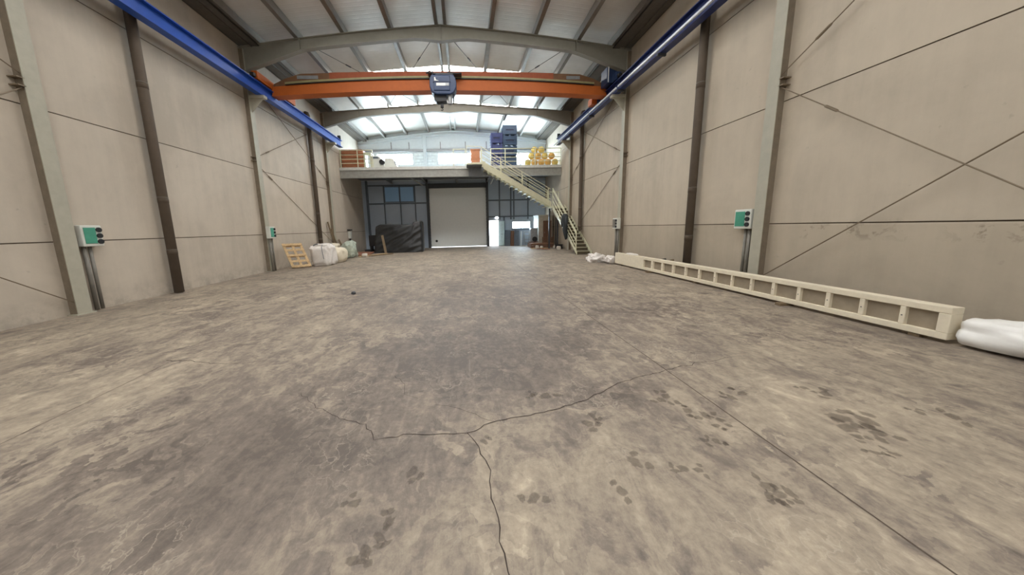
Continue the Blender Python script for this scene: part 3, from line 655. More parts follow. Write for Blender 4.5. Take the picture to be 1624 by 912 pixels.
# guard rails
def guard(label, x0, x1, posts, y=20.72):
    g = thing('guard_rail', (x0, y, 5.76), label, 'railing')
    for z in (6.03, 6.30, 6.57, 6.86): MB().tube([(x0, y, z), (x1, y, z)], 0.022 if z < 6.8 else 0.026, 8).build('rail', 'rail', g)
    for x in posts: MB().box(x-0.025, x+0.025, y-0.025, y+0.025, 5.76, 6.86).build('post', 'rail', g)
guard('cream guard rail on the mezzanine edge in front of the terracotta boxes', -8.1, -5.95, (-8.05, -6.95, -5.97))
guard('cream guard rail on the mezzanine edge in front of the blue crates and yellow balls', 1.95, 6.82, (1.97, 2.95, 5.02, 6.80))
guard('cream guard rail on the mezzanine edge between the white machine and the stair head', -0.6, 0.25, (-0.58, 0.23))

# staircase
st = thing('staircase', (6.0, 15.5, 0), 'cream painted steel staircase with a landing, rising to the mezzanine', 'staircase')
LZ = 2.92; Y0, Y1 = 19.95, 20.62; SX0, SX1 = 1.28, 5.95
# top platform
MB().box(0.28, SX0+0.02, 19.62, 20.64, 5.64, 5.76).build('top_platform', 'cream', st)
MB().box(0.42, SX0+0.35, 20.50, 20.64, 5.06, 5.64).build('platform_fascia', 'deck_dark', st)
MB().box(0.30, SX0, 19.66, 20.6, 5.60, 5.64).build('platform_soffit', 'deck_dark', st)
# upper flight
for y in (Y0, Y1):
    MB().hexa([(SX0, y-0.012, 5.60), (SX0+0.25, y-0.012, 5.36), (SX0+0.25, y+0.012, 5.36), (SX0, y+0.012, 5.60), (SX0, y-0.012, 5.88), (SX0+0.25, y-0.012, 5.88), (SX0+0.25, y+0.012, 5.88), (SX0, y+0.012, 5.88)])\
        .hexa([(SX0+0.1, y-0.015, 5.42), (SX1, y-0.015, 2.84), (SX1, y+0.015, 2.84), (SX0+0.1, y+0.015, 5.42), (SX0+0.1, y-0.015, 5.84), (SX1, y-0.015, 3.22), (SX1, y+0.015, 3.22), (SX0+0.1, y+0.015, 5.84)]).build('stringer', 'cream', st)
N1 = 16
for i in range(1, N1):
    f = i/N1; x = SX0+(SX1-SX0)*f; z = 5.72-(5.72-LZ)*f
    MB().box(x-0.16, x+0.14, Y0+0.015, Y1-0.015, z-0.20, z-0.17).box(x-0.16, x-0.13, Y0+0.015, Y1-0.015, z-0.26, z-0.17).build('tread', 'cream', st)
# landing
MB().box(SX1, XR-0.20, 19.75, 20.64, LZ-0.14, LZ).build('landing', 'cream', st)
for (x, y) in ((SX1+0.06, 20.55), (XR-0.28, 20.55)): MB().box(x-0.05, x+0.05, y-0.05, y+0.05, 0, LZ-0.14).build('landing_post', 'doordark', st)
# lower flight (comes towards the viewer along the wall)
LX0, LX1 = 6.02, XR-0.04; LY0, LY1 = 15.48, 19.85
for x in (LX0, LX1):
    MB().hexa([(x-0.015, LY0-0.1, 0.0), (x+0.015, LY0-0.1, 0.0), (x+0.015, LY1, LZ-0.24), (x-0.015, LY1, LZ-0.24), (x-0.015, LY0-0.1, 0.16), (x+0.015, LY0-0.1, 0.16), (x+0.015, LY1, LZ+0.06), (x-0.015, LY1, LZ+0.06)]).build('stringer', 'cream', st)
N2 = 16
for i in range(1, N2):
    f = i/N2; y = LY0+(LY1-LY0)*f; z = LZ*f
    o = MB().box(LX0+0.015, LX1-0.015, y-0.14, y+0.15, z-0.03, z).box(LX0+0.015, LX1-0.015, y-0.125, y-0.115, z-0.16, z-0.03).build('tread', 'tread', st)
    MB().box(LX0+0.016, LX1-0.016, y-0.148, y-0.138, z-0.022, z+0.004).build('nosing', 'cream', o)
# handrails
def flight_rail(pa, pb, hs, posts):
    pa = Vector(pa); pb = Vector(pb)
    for hgt in hs: MB().tube([pa+Vector((0, 0, hgt)), pb+Vector((0, 0, hgt))], 0.021, 8).build('handrail', 'rail', st)
    for f in posts:
        p = pa.lerp(pb, f); MB().bar(p, p+Vector((0, 0, hs[-1])), 0.045, 0.045, (0, 1, 0)).build('baluster', 'rail', st)
flight_rail((SX0, Y0-0.03, 5.80), (SX1-0.08, Y0-0.03, 3.06), (0.32, 0.62, 0.98), (0.0, 0.27, 0.58, 0.97))
flight_rail((SX0, Y1+0.03, 5.80), (SX1-0.08, Y1+0.03, 3.06), (0.32, 0.62, 0.98), (0.0, 0.3, 0.62, 1.0))
flight_rail((LX0-0.02, 19.80, LZ+0.02), (LX0-0.02, LY0, 0.12), (0.32, 0.64, 1.0, 1.12), (0.0, 0.33, 0.66, 1.0))
MB().tube([(SX1, 20.60, LZ+1.0), (XR-0.2, 20.60, LZ+1.0)], 0.022).tube([(SX1, 20.60, LZ), (SX1, 20.60, LZ+1.0)], 0.022).tube([(XR-0.22, 20.6, LZ), (XR-0.22, 20.6, LZ+1.0)], 0.022).build('landing_rail', 'rail', st)
MB().tube([(SX0, Y0-0.03, 6.78), (0.30, 19.66, 6.78)], 0.02).tube([(0.30, 19.66, 5.7), (0.30, 19.66, 6.78)], 0.02).build('platform_rail', 'rail', st)

# ---------------------------------------------------------------- things on the mezzanine
DK = 5.76
posn = ['bottom', 'second from bottom', 'middle', 'second from top', 'top']
for k in range(5):
    z = DK+k*0.245; o = MB().box(-8.10, -6.66, 20.98+0.01*k, 22.0, z, z+0.195).box(-8.06, -6.70, 20.96, 22.02, z+0.195, z+0.24).build('plastic_box', 'terra', loc=(-7.38, 21.5, z), bevel=0.015)
    tag(o, 'terracotta flat box, %s in the stack at the mezzanine\'s left end' % posn[k], 'box', 'terracotta boxes at the left end')
for k in range(2):
    z = DK+0.04+k*0.60; o = MB().box(0.62, 1.24, 21.2, 21.9, z, z+0.52).box(0.59, 1.27, 21.17, 21.93, z+0.52, z+0.58).build('orange_box', 'terra', loc=(0.93, 21.5, z), bevel=0.015)
    tag(o, '%s of the two orange boxes stacked behind the stair head' % ('lower' if k == 0 else 'upper'), 'box', 'orange boxes behind the stair head')
tag(MB().box(0.60, 1.26, 21.15, 21.95, DK, DK+0.04).build('loading_board', 'plank', loc=(0.93, 21.5, DK)), 'thin board under the two orange boxes behind the stair head', 'board')
# white machine
t = thing('machine', (-5.6, 21.3, DK), 'white machine with two rounded housings and a dark wheel on the mezzanine', 'machine')
MB().box(-6.63, -6.53, 21.0, 21.6, DK, 6.72).box(-6.22, -6.12, 21.0, 21.6, DK, 6.72).box(-6.63, -6.12, 21.0, 21.6, 6.72, 6.78).build('frame', 'cream', t)
MB().prism([(-6.15, 21.0, DK), (-5.2, 21.0, DK), (-5.35, 21.0, 6.10), (-5.62, 21.0, 6.56), (-6.12, 21.0, 6.56)], (0, 0.6, 0)).build('housing', 'boxgrey', t, 0.04)
MB().prism([(-6.10, 20.985, 6.38), (-5.62, 20.985, 6.38), (-5.70, 20.985, 6.50), (-6.10, 20.985, 6.50)], (0, 0.02, 0)).build('dark_window', 'girt', t)
MB().prism([(-5.3, 21.0, DK), (-4.42, 21.0, DK), (-4.55, 21.0, 6.12), (-4.72, 21.0, 6.40), (-5.25, 21.0, 6.40)], (0, 0.6, 0)).build('housing', 'boxgrey', t, 0.04)
MB().cyl((-5.42, 20.95, 6.14), (0, 1, 0), 0.17, 0.16, 24).build('wheel', 'black', t)
MB().bar((-4.6, 20.99, 6.2), (-4.5, 20.99, 5.95), 0.03, 0.05).build('handle', 'girt', t)
# blue crates
def crate(x0, x1, y0, y1, z0, h, mat, label, proto=None):
    t = thing('stacking_crate', ((x0+x1)/2, (y0+y1)/2, z0), label, 'crate', 'blue stacking crates')
    th = 0.035; fz = z0+0.09
    MB().box(x0, x1, y0, y0+th, fz, z0+h).box(x0, x1, y1-th, y1, fz, z0+h).box(x0, x0+th, y0+th, y1-th, fz, z0+h).box(x1-th, x1, y0+th, y1-th, fz, z0+h).box(x0+th, x1-th, y0+th, y1-th, fz, fz+0.03).build('body', mat, t)
    mb = MB()
    for k in range(4):
        z = fz+0.03+k*(h-0.13)/3.3; mb.box(x0-0.02, x1+0.02, y0-0.02, y0, z, z+0.05).box(x0-0.02, x0, y0, y1, z, z+0.05)
    for x in (x0-0.02, x1-0.03): mb.box(x, x+0.05, y0-0.025, y0, fz, z0+h)
    mb.build('rib', mat, t)
    MB().box(x0+(x1-x0)*0.2, x0+(x1-x0)*0.78, y0-0.012, y0+0.001, z0+h*0.50, z0+h*0.62).build('hand_slot', 'slot', t)
    for x in (x0+0.01, (x0+x1)/2-0.06, x1-0.13): MB().box(x, x+0.12, y0+0.02, y1-0.02, z0, fz).build('foot', mat, t)
for k in range(4):
    crate(2.92, 3.86, 21.35, 22.3, DK+k*0.705, 0.70, 'crate_b', 'blue stacking crate, %s of the taller stack on the mezzanine' % ['bottom', 'second from bottom', 'third from bottom', 'top'][k])
for k in range(3):
    crate(2.08, 2.86, 21.45, 22.3, DK+k*0.785, 0.78, 'crate_v', 'violet blue stacking crate, %s of the shorter stack beside the taller crates' % ['bottom', 'middle', 'top'][k])
# yellow balls
balls = [(835.4, 254.6, 0, 'at the left end of the bottom row'), (845.1, 255.0, 1, 'second from left in the bottom row'), (859.1, 255.0, 1, 'in the middle of the bottom row'), (873.2, 255.0, 1, 'second from right in the bottom row'), (885.4, 255.4, 0, 'at the right end of the bottom row'),
         (840.3, 246.8, 0, 'at the left end of the middle row'), (853, 247.6, 1, 'second from left in the middle row'), (864, 247.6, 0, 'second from right in the middle row'), (875, 248.5, 1, 'at the right end of the middle row'), (844.6, 239.7, 0, 'at the very top of the heap'), (855.8, 241.5, 0, 'right of the topmost ball')]
def ball(x, z, y, mat, lab):
    t = thing('ball', (x, y, z-0.23), 'yellow ball %s of the heap on the mezzanine' % lab, 'ball', 'yellow balls heaped on the mezzanine')
    MB().blob((x, y, z), (0.222, 0.222, 0.222), x*3, 1.0, 0.05, 2.0, None, 3).build('shell', mat, t, smooth=True)
    MB().tube([(x+0.222*math.cos(a), y, z+0.222*math.sin(a)) for a in [2*PI*i/20 for i in range(21)]], 0.010, 6).build('seam', 'amber', t, smooth=True)
for i, (px, py, k, lab) in enumerate(balls):
    row = 0 if i < 5 else (1 if i < 9 else 2)
    x = [4.58, 5.06, 5.54, 6.02, 6.50, 4.82, 5.30, 5.78, 6.26, 5.06, 5.54][i]
    z = DK+0.242+row*0.42; y = 21.05+0.02*row
    ball(x, z, y, 'amber' if k else 'yellow', lab)

# ================================================================= LEFT SIDE CLUTTER
def socket_box(xw, s, y0, y1, z0, z1, off, label, conduits, col='teal'):
    xf = xw-s*(off+0.17); xb = xw-s*off
    t = thing('socket_box', ((xf+xb)/2, (y0+y1)/2, z0), label, 'socket box', 'wall socket boxes')
    MB().box(min(xf, xb), max(xf, xb), y0, y1, z0, z1).build('case', 'boxgrey', t, 0.02)
    xo = xf-s*0.012; L = y1-y0
    fa, fb, fc = (0.10, 0.66, 0.82) if s < 0 else (0.34, 0.92, 0.18)
    MB().box(min(xf, xo), max(xf, xo), y0+L*fa, y0+L*fb, z0+0.06, z1-0.05).build('cover', col, t, 0.006)
    for k in range(3):
        zz = z0+(z1-z0)*(0.22+0.28*k); o = MB().cyl((xf-s*0.01, y0+L*fc, zz), (1, 0, 0), 0.052, 0.024, 16).build('socket', 'black', t)
    xm = (xf+xb)/2
    for yc, r in conduits:
        MB().tube([(xm+s*0.03, yc, 0.02), (xm+s*0.03, yc, z0)], r, 12).build('conduit', 'conduit', t, smooth=True)
socket_box(XL, -1, 6.60, 6.96, 1.40, 1.85, 0.02, 'grey and green socket box beside the nearest column on the left wall', [(6.68, 0.035), (6.78, 0.03)])
socket_box(XL, -1, 12.32, 12.66, 1.36, 1.84, 0.19, 'small grey and green socket box in front of the second column on the left wall', [(12.42, 0.045), (12.56, 0.03)])
socket_box(XR, 1, 6.56, 6.98, 1.41, 1.87, 0.02, 'grey and green socket box beside the nearest column on the right wall', [(6.66, 0.035), (6.76, 0.03)])
socket_box(XR, 1, 12.28, 12.66, 1.39, 1.85, 0.19, 'small grey socket box in front of the second column on the right wall', [(12.38, 0.04), (12.55, 0.04)], 'conduit')
t = thing('switch_box', (XL+0.12, 21.3, 0), 'small pale switch box on the left wall below the mezzanine', 'switch box')
MB().box(XL+0.01, XL+0.16, 21.15, 21.45, 1.05, 1.55).build('case', 'boxgrey', t, 0.01)
MB().box(XL+0.0, XL+0.18, 21.08, 21.55, 1.60, 1.68).build('hood', 'black', t)
MB().tube([(XL+0.08, 21.3, 0.05), (XL+0.08, 21.3, 1.05)], 0.05, 10).build('conduit', 'doordark', t)
# pallet leaning against the wall
pal = thing('pallet', (-7.45, 13.3, 0), 'pale wooden pallet leaning against the left wall', 'pallet')
def PL(u, v, wv): # u along wall (0..1.05), v up the slope (0..1.2), w out of face
    base = Vector((-7.50, 12.95, 0.075)); ud = Vector((0.86, 0.50, 0)).normalized(); vd = Vector((-0.46, 0.26, 0.95)).normalized(); nd = ud.cross(vd).normalized()
    return base+ud*u+vd*v+nd*wv
def pslab(u0, u1, v0, v1, w0, w1): return MB().hexa([PL(u0, v0, w0), PL(u1, v0, w0), PL(u1, v1, w0), PL(u0, v1, w0), PL(u0, v0, w1), PL(u1, v0, w1), PL(u1, v1, w1), PL(u0, v1, w1)])
for v in (0.0, 0.24, 0.53, 0.79, 1.06): pslab(0, 0.74, v, v+0.10, 0, 0.022).build('slat', 'pine', pal)
for u in (0.0, 0.32, 0.64): pslab(u, u+0.10, 0, 1.18, -0.09, -0.001).build('stringer', 'pine', pal)
for v in (0.02, 0.53, 1.04): pslab(0, 0.74, v, v+0.12, -0.115, -0.092).build('back_slat', 'pine', pal)
# bulk bag
bb = thing('bulk_bag', (-6.74, 14.3, 0), 'big white woven bulk bag standing beside the leaning pallet', 'bag')
MB().blob((-6.74, 14.3, 0.44), (0.48, 0.46, 0.52), 3.1, 0.55, 0.20, 2.1, 0.0, 4, 0.12).build('body', 'bag', bb, smooth=True)
for (x, y, dx) in ((-7.02, 14.2, 0.24), (-6.55, 14.6, 0.2)):
    MB().tube([(x-dx/2, y, 0.80), (x-dx/2+0.02, y, 0.96), (x, y+0.02, 1.0), (x+dx/2, y, 0.97), (x+dx/2+0.02, y, 0.80)], 0.022, 8).build('lifting_loop', 'girt', bb, smooth=True)
MB().tube([(-6.66, 14.05, 0.98), (-6.58, 13.78, 0.88), (-6.50, 13.68, 0.55), (-6.47, 13.68, 0.34)], 0.012, 6).build('strap', 'girt', bb)
MB().blob((-6.66, 14.3, 0.92), (0.30, 0.26, 0.11), 5, 0.8, 0.25, 3, None, 3).build('folded_top', 'bag', bb, smooth=True)
o = MB().blob((-6.62, 15.45, 0.36), (0.42, 0.62, 0.40), 8.2, 0.75, 0.16, 1.8, 0.0, 4).build('sack', 'sack', loc=(-6.62, 15.45, 0), smooth=True); tag(o, 'cream sack slumped behind the white bulk bag', 'sack')
t = thing('wrapped_bundle', (-6.85, 17.7, 0), 'bundle wrapped in pale green clear film by the left wall', 'bundle')
MB().blob((-6.85, 17.7, 0.46), (0.38, 0.40, 0.50), 4.4, 0.85, 0.30, 2.0, 0.02, 4, 0.20).build('film', 'film', t, smooth=True)
MB().blob((-6.87, 17.72, 0.36), (0.24, 0.24, 0.30), 2.0, 0.6, 0.15, 2.0, 0.0, 3).build('contents', 'sack', t, smooth=True)
o = MB().blob((-7.40, 16.6, 0.80), (0.42, 0.42, 0.13), 9.0, 0.7, 0.12, 2, None, 3).blob((-7.40, 16.6, 0.34), (0.32, 0.34, 0.36), 9.5, 0.6, 0.1, 2, 0.0, 3).build('sheeted_stack', 'sack', loc=(-7.40, 16.6, 0), smooth=True); tag(o, 'low stack under a white sheet between the sack and the film bundle', 'stack')
# planks leaning on the wall
for k, (y, yt, h, wd, lab) in enumerate(((18.35, 18.05, 2.15, 0.12, 'tallest dark plank leaning on the left wall behind the film bundle'), (18.62, 18.45, 1.75, 0.10, 'middle plank of the three leaning on the left wall'), (19.5, 19.35, 1.05, 0.16, 'shortest plank leaning on the left wall, farthest from the pallet'))):
    o = MB().bar((XL+0.42, y, 0.0), (XL+0.09, yt, h), wd, 0.04, (1, 0, 0)).build('plank', 'plank', loc=(XL+0.4, y, 0)); tag(o, lab, 'plank', 'planks leaning on the left wall')
# boards on the floor
o = MB().hexa([(-7.4, 18.9, 0.0), (-6.1, 18.8, 0.0), (-6.35, 20.9, 0.04), (-7.6, 20.9, 0.04), (-7.4, 18.9, 0.06), (-6.1, 18.8, 0.06), (-6.35, 20.9, 0.10), (-7.6, 20.9, 0.10)]).build('board', 'board', loc=(-6.8, 20, 0)); tag(o, 'red-brown flat board lying by the left wall below the mezzanine', 'board')
for k, (a, b, lab) in enumerate((((-6.4, 17.9, 0.03), (-5.1, 19.4, 0.05), 'pale batten on the floor in front of the red-brown board'), ((-5.9, 18.2, 0.03), (-4.7, 19.3, 0.05), 'brown batten on the floor beside the red-brown board'))):
    o = MB().bar(a, b, 0.09, 0.06).build('batten', 'pine' if k == 0 else 'plank', loc=a); tag(o, lab, 'batten')
o = MB().blob((-6.05, 17.9, 0.10), (0.18, 0.16, 0.14), 6.6, 0.9, 0.3, 2, 0.0, 2).build('plastic_scrap', 'rubble', loc=(-6.05, 17.9, 0)); tag(o, 'small crumpled white scrap on the floor beside the film bundle', 'scrap')
o = MB().box(-7.6, -4.2, 22.6, 23.0, 0, 0.14).build('timber_sill', 'doordark', loc=(-5.9, 22.8, 0)); tag(o, 'long dark timber on the floor along the back left corner', 'timber')
# tarpaulin covered pile
tp = thing('covered_pile', (-4.5, 21.2, 0), 'large pile under a glossy black tarpaulin below the mezzanine', 'pile')
def tarp():
    bm = MB(); nx, nz = 44, 26; x0, x1 = -6.12, -3.05
    def topz(x):
        u = (x-x0)/(x1-x0); return 1.86+0.20*u+0.08*math.sin(u*5+1)+(0.12 if u > 0.82 else 0)-0.10*max(0, 0.1-u)*10
    def fy(x, v):   # front drape bulges outward towards the floor
        u = (x-x0)/(x1-x0)
        f = 20.75-0.35*(1-v)-0.10*math.sin(u*3)
        f += 0.10*noise.noise(Vector((u*2.0+v*1.2, v*2.5-u*2, 1.3)))+0.16*abs(noise.noise(Vector((u*2.6-v*1.6, v*5.5-u*3.5, 4.0))))+0.05*abs(noise.noise(Vector((u*5, v*12-u*9, 9.0))))
        return f
    b = len(bm.v); rows = []
    for j in range(nz+1):
        v = j/nz; r = []
        for i in range(nx+1):
            x = x0+(x1-x0)*i/nx; z = topz(x)*v; e = 0.12*(1-v)*(1 if i == nx else (-1 if i == 0 else 0))
            r.append(len(bm.v)); bm.v.append(Vector((x+e, fy(x, v), max(0.02, z+0.03*noise.noise(Vector((x*2, v*3, 7)))*v))))
        rows.append(r)
    for k, dy in enumerate((0.5, 1.1, 1.6)):
        r = []
        for i in range(nx+1):
            x = x0+(x1-x0)*i/nx; r.append(len(bm.v)); bm.v.append(Vector((x, 20.75+dy, topz(x)+0.05*noise.noise(Vector((x*2, dy*2, 3)))-(0.1 if k == 2 else 0))))
        rows.append(r)
    for v in (0.66, 0.33, 0.01):
        r = []
        for i in range(nx+1):
            x = x0+(x1-x0)*i/nx; r.append(len(bm.v)); bm.v.append(Vector((x, 22.4+0.1*(1-v), topz(x)*v)))
        rows.append(r)
    for a, c in zip(rows[:-1], rows[1:]):
        for i in range(nx): bm.face(a[i], a[i+1], c[i+1], c[i])
    for i in (0, nx):
        loop = [r[i] for r in rows]; bm.face(*loop)
    return bm
tarp().build('tarpaulin', 'tarp', tp, smooth=True)
o = MB().box(-6.85, -6.2, 21.4, 22.0, 0.45, 1.22).box(-6.8, -6.72, 21.45, 21.95, 0, 0.45).box(-6.33, -6.25, 21.45, 21.95, 0, 0.45).build('dark_cabinet', 'black', loc=(-6.5, 21.7, 0), bevel=0.01); tag(o, 'small black cabinet on legs left of the tarpaulin pile', 'cabinet')
o = MB().bar((-5.30, 19.85, 0.02), (-5.62, 20.42, 1.22), 0.15, 0.05, (0, 1, 0)).build('plank', 'plank', loc=(-5.3, 19.85, 0)); tag(o, 'pale plank leaning against the front of the black tarpaulin pile', 'plank')

# ================================================================= RIGHT SIDE CLUTTER
# cabin
cb = thing('cabin', (5.95, 22.4, 0), 'small white cabin with a brown door below the mezzanine', 'cabin')
cx0, cx1, cy0, cy1, cz0, cz1 = 5.62, 6.70, 22.1, 23.6, 0.28, 2.36
MB().box(cx0, cx0+0.06, cy0, cy1, cz0, 1.40).box(cx0, cx0+0.06, cy0, cy1, 1.98, cz1).box(cx0, cx0+0.06, cy0, cy0+0.2, 1.40, 1.98).box(cx0, cx0+0.06, cy1-0.2, cy1, 1.40, 1.98).build('side_wall', 'cabin', cb)
MB().box(cx0+0.06, cx1, cy0, cy0+0.06, cz0, cz1).box(cx1-0.06, cx1, cy0+0.06, cy1, cz0, cz1).box(cx0+0.06, cx1-0.06, cy1-0.06, cy1, cz0, cz1).build('front_wall', 'cabin_side', cb)
MB().box(cx0-0.04, cx1+0.04, cy0-0.04, cy1+0.04, cz1, cz1+0.06).build('roof', 'cabin', cb)
MB().box(cx0+0.02, cx0+0.04, cy0+0.2, cy1-0.2, 1.40, 1.98).build('window_pane', 'dglass', cb)
MB().box(cx0-0.01, cx0+0.05, 22.42, 22.52, 1.40, 1.98).build('mullion', 'white', cb)
d = MB().box(5.98, 6.62, cy0-0.03, cy0+0.0, cz0+0.02, 1.98).build('door', 'brownwood', cb)
MB().box(6.06, 6.54, cy0-0.04, cy0-0.03, 0.75, 1.86).build('door_panel', 'brownwood', d)
MB().tube([(6.06, cy0-0.03, 1.1), (6.06, cy0-0.08, 1.1), (6.12, cy0-0.08, 1.1)], 0.012, 6).build('door_handle', 'grey', d)
MB().box(cx0-0.02, cx1, cy0, cy1, 0.0, cz0).build('base', 'doordark', cb)
# grey padded box in front of the cabin
t = thing('grey_unit', (5.25, 22.1, 0), 'light grey rounded unit with a dark round opening beside the cabin', 'machine')
MB().box(4.98, 5.52, 21.85, 22.4, 0.42, 1.44).build('housing', 'grey', t, 0.06)
MB().cyl((5.28, 21.84, 0.62), (0, 1, 0), 0.19, 0.03, 24).build('round_opening', 'black', t)
MB().box(4.95, 5.55, 21.82, 22.45, 0.36, 0.42).build('base_board', 'brownwood', t)
# wooden crate base with pallets
t = thing('wooden_crate', (5.8, 21.5, 0), 'low brown wooden crate on the floor in front of the cabin', 'crate')
for z in (0.04, 0.19): MB().box(4.85, 6.55, 21.15, 21.19, z, z+0.13).build('front_board', 'brownwood', t)
MB().box(4.85, 4.89, 21.19, 22.4, 0.04, 0.32).box(6.51, 6.55, 21.19, 22.0, 0.04, 0.32).build('side_board', 'brownwood', t)
MB().box(4.89, 6.51, 21.19, 21.8, 0.30, 0.335).build('lid', 'card', t)
for x in (4.9, 5.6, 6.4): MB().box(x, x+0.1, 21.2, 21.8, 0, 0.04).build('skid', 'brownwood', t)
t = thing('timber_rack', (6.2, 21.7, 0.335), 'brown slatted timber frame lying in front of the brown cabin door', 'frame')
for z in (0.36, 0.52, 0.66): MB().box(5.75, 6.55, 21.35, 21.42, z, z+0.07).build('slat', 'brownwood', t)
for x in (5.75, 6.12, 6.47): MB().box(x, x+0.08, 21.42, 21.5, 0.335, 0.78).build('upright', 'plank', t)
# debris
rub = [(5.2, 20.75, .14, 'pale rubble lump at the left end of the wooden crate'), (5.5, 20.7, .12, 'pale rubble lump second from left before the wooden crate'), (6.45, 20.7, .12, 'pale rubble lump at the right end of the wooden crate'), (6.3, 19.3, .15, 'pale lump on the floor below the stair landing')]
for x, y, r, lab in rub:
    o = MB().blob((x, y, r*0.6), (r, r*0.8, r), x*7, 0.8, 0.35, 2, 0.0, 2).build('rubble', 'rubble', loc=(x, y, 0)); tag(o, lab, 'rubble', 'rubble lumps by the crate')
for a, b, m_, lab in (((4.7, 20.6, 0.03), (5.0, 20.35, 0.03), 'pine', 'short pale offcut on the floor left of the rubble'), ((5.0, 20.0, 0.03), (5.5, 20.15, 0.03), 'board', 'reddish offcut slanting on the floor before the wooden crate'), ((5.3, 20.45, 0.03), (5.85, 20.4, 0.03), 'pine', 'pale offcut on the floor between the rubble lumps before the wooden crate'), ((5.3, 19.75, 0.03), (5.8, 19.6, 0.03), 'board', 'red-brown offcut nearest to the stair, on the floor')):
    o = MB().bar(a, b, 0.09, 0.05).build('offcut', m_, loc=a); tag(o, lab, 'offcut', 'wood offcuts before the crate')
o = MB().box(6.35, 6.7, 19.7, 20.3, 0, 0.25).box(6.3, 6.75, 19.75, 20.25, 0.25, 0.30).build('dark_bucket', 'black', loc=(6.5, 20, 0), bevel=0.02); tag(o, 'dark low bin on the floor under the stair landing', 'bin')
# step ladder
t = thing('step_stool', (5.15, 24.1, 0), 'grey step stand with dark gaps between its steps under the low window', 'step stand')
for x in (4.94, 5.40): MB().bar((x, 23.75, 0), (x, 24.3, 1.2), 0.04, 0.07, (0, 1, 0)).build('side_rail', 'grey', t); MB().bar((x, 24.55, 0), (x, 24.3, 1.2), 0.03, 0.04, (0, 1, 0)).build('back_leg', 'grey', t)
for k in range(4): MB().box(4.94, 5.40, 23.72+0.13*k, 23.92+0.13*k, 0.24+k*0.28, 0.28+k*0.28).build('step', 'grey', t)
# sheets leaning at the back wall
for k, (x, wd, h, m_, lab) in enumerate(((3.55, 0.45, 1.3, 'girt', 'dark sheet leaning on the back wall beside the open door leaf'), (3.95, 0.30, 1.25, 'brownwood', 'brown board leaning on the back wall between two dark sheets'), (4.32, 0.40, 1.28, 'girt', 'dark sheet leaning on the back wall beside the step stand'), (4.70, 0.12, 1.2, 'clad_hi', 'narrow pale batten leaning on the back wall at the step stand'))):
    o = MB().bar((x, YB-0.55, 0.0), (x+0.1, YB-0.16, h), wd, 0.03, (0, 1, 0)).build('leaning_sheet', m_, loc=(x, YB-0.5, 0)); tag(o, lab, 'sheet', 'sheets leaning on the back wall')
o = MB().box(4.22, 4.50, YB-0.03, YB-0.001, 1.05, 1.28).build('notice', 'clad_hi', loc=(4.36, YB, 1.05)); tag(o, 'small pale notice on the back wall below the low window', 'notice')
t = thing('bulkhead_lamp', (2.75, YB-0.1, 2.3), 'small round white lamp above the open doorway', 'lamp')
MB().cyl((2.75, YB-0.03, 2.36), (0, 1, 0), 0.14, 0.05, 20).build('base', 'louvre', t); MB().blob((2.75, YB-0.09, 2.36), (0.16, 0.07, 0.10), 0, 1, 0, sub=3).build('diffuser', 'lamp', t, smooth=True)
for x, lab in ((6.68, 'dark pole standing behind the stair beside the cabin'),):
    o = MB().tube([(x+0.1, 21.6, 0), (x+0.1, 21.6, 2.2)], 0.04, 10).tube([(x+0.1, 21.6, 0), (x+0.1, 21.6, 0.05)], 0.08, 12).build('pole', 'doordark', loc=(x+0.1, 21.6, 0)); tag(o, lab, 'pole')
# jacket on the stair rail
def jacket():
    mb = MB(); n = 12; P = Vector((LX0-0.02, 16.95, 2.40))
    rows = []
    for j, (z, hw, th) in enumerate(((2.50, 0.20, 0.06), (2.36, 0.32, 0.13), (2.15, 0.33, 0.16), (1.9, 0.26, 0.14), (1.6, 0.22, 0.13), (1.35, 0.18, 0.11), (1.12, 0.12, 0.09), (1.02, 0.05, 0.04))):
        r = []
        for k in range(n):
            a = 2*PI*k/n; nz = 1+0.7*noise.noise(Vector((math.cos(a)*2, math.sin(a)*2, z*3)))
            r.append(len(mb.v)); mb.v.append(Vector((P.x-0.14+th*math.cos(a)*nz, P.y-0.15*(2.48-z)+hw*math.sin(a)*nz, z-0.24)))
        rows.append(r)
    for a, b in zip(rows[:-1], rows[1:]):
        for k in range(n): mb.face(a[k], a[(k+1) % n], b[(k+1) % n], b[k])
    mb.face(*rows[0]); mb.face(*reversed(rows[-1])); return mb
t = thing('jacket', (LX0-0.1, 16.95, 0.78), 'dark jacket hanging on the handrail of the lower stair flight', 'jacket')
jacket().build('body', 'cloth', t, smooth=True)
MB().tube([(LX0-0.14, 17.2, 2.08), (LX0-0.20, 17.32, 1.8), (LX0-0.18, 17.30, 1.5)], [0.08, 0.07, 0.05], 8).build('sleeve', 'cloth', t, smooth=True)
MB().tube([(LX0-0.16, 16.65, 2.08), (LX0-0.22, 16.5, 1.76), (LX0-0.20, 16.45, 1.36)], [0.09, 0.075, 0.055], 8).build('sleeve', 'cloth', t, smooth=True)
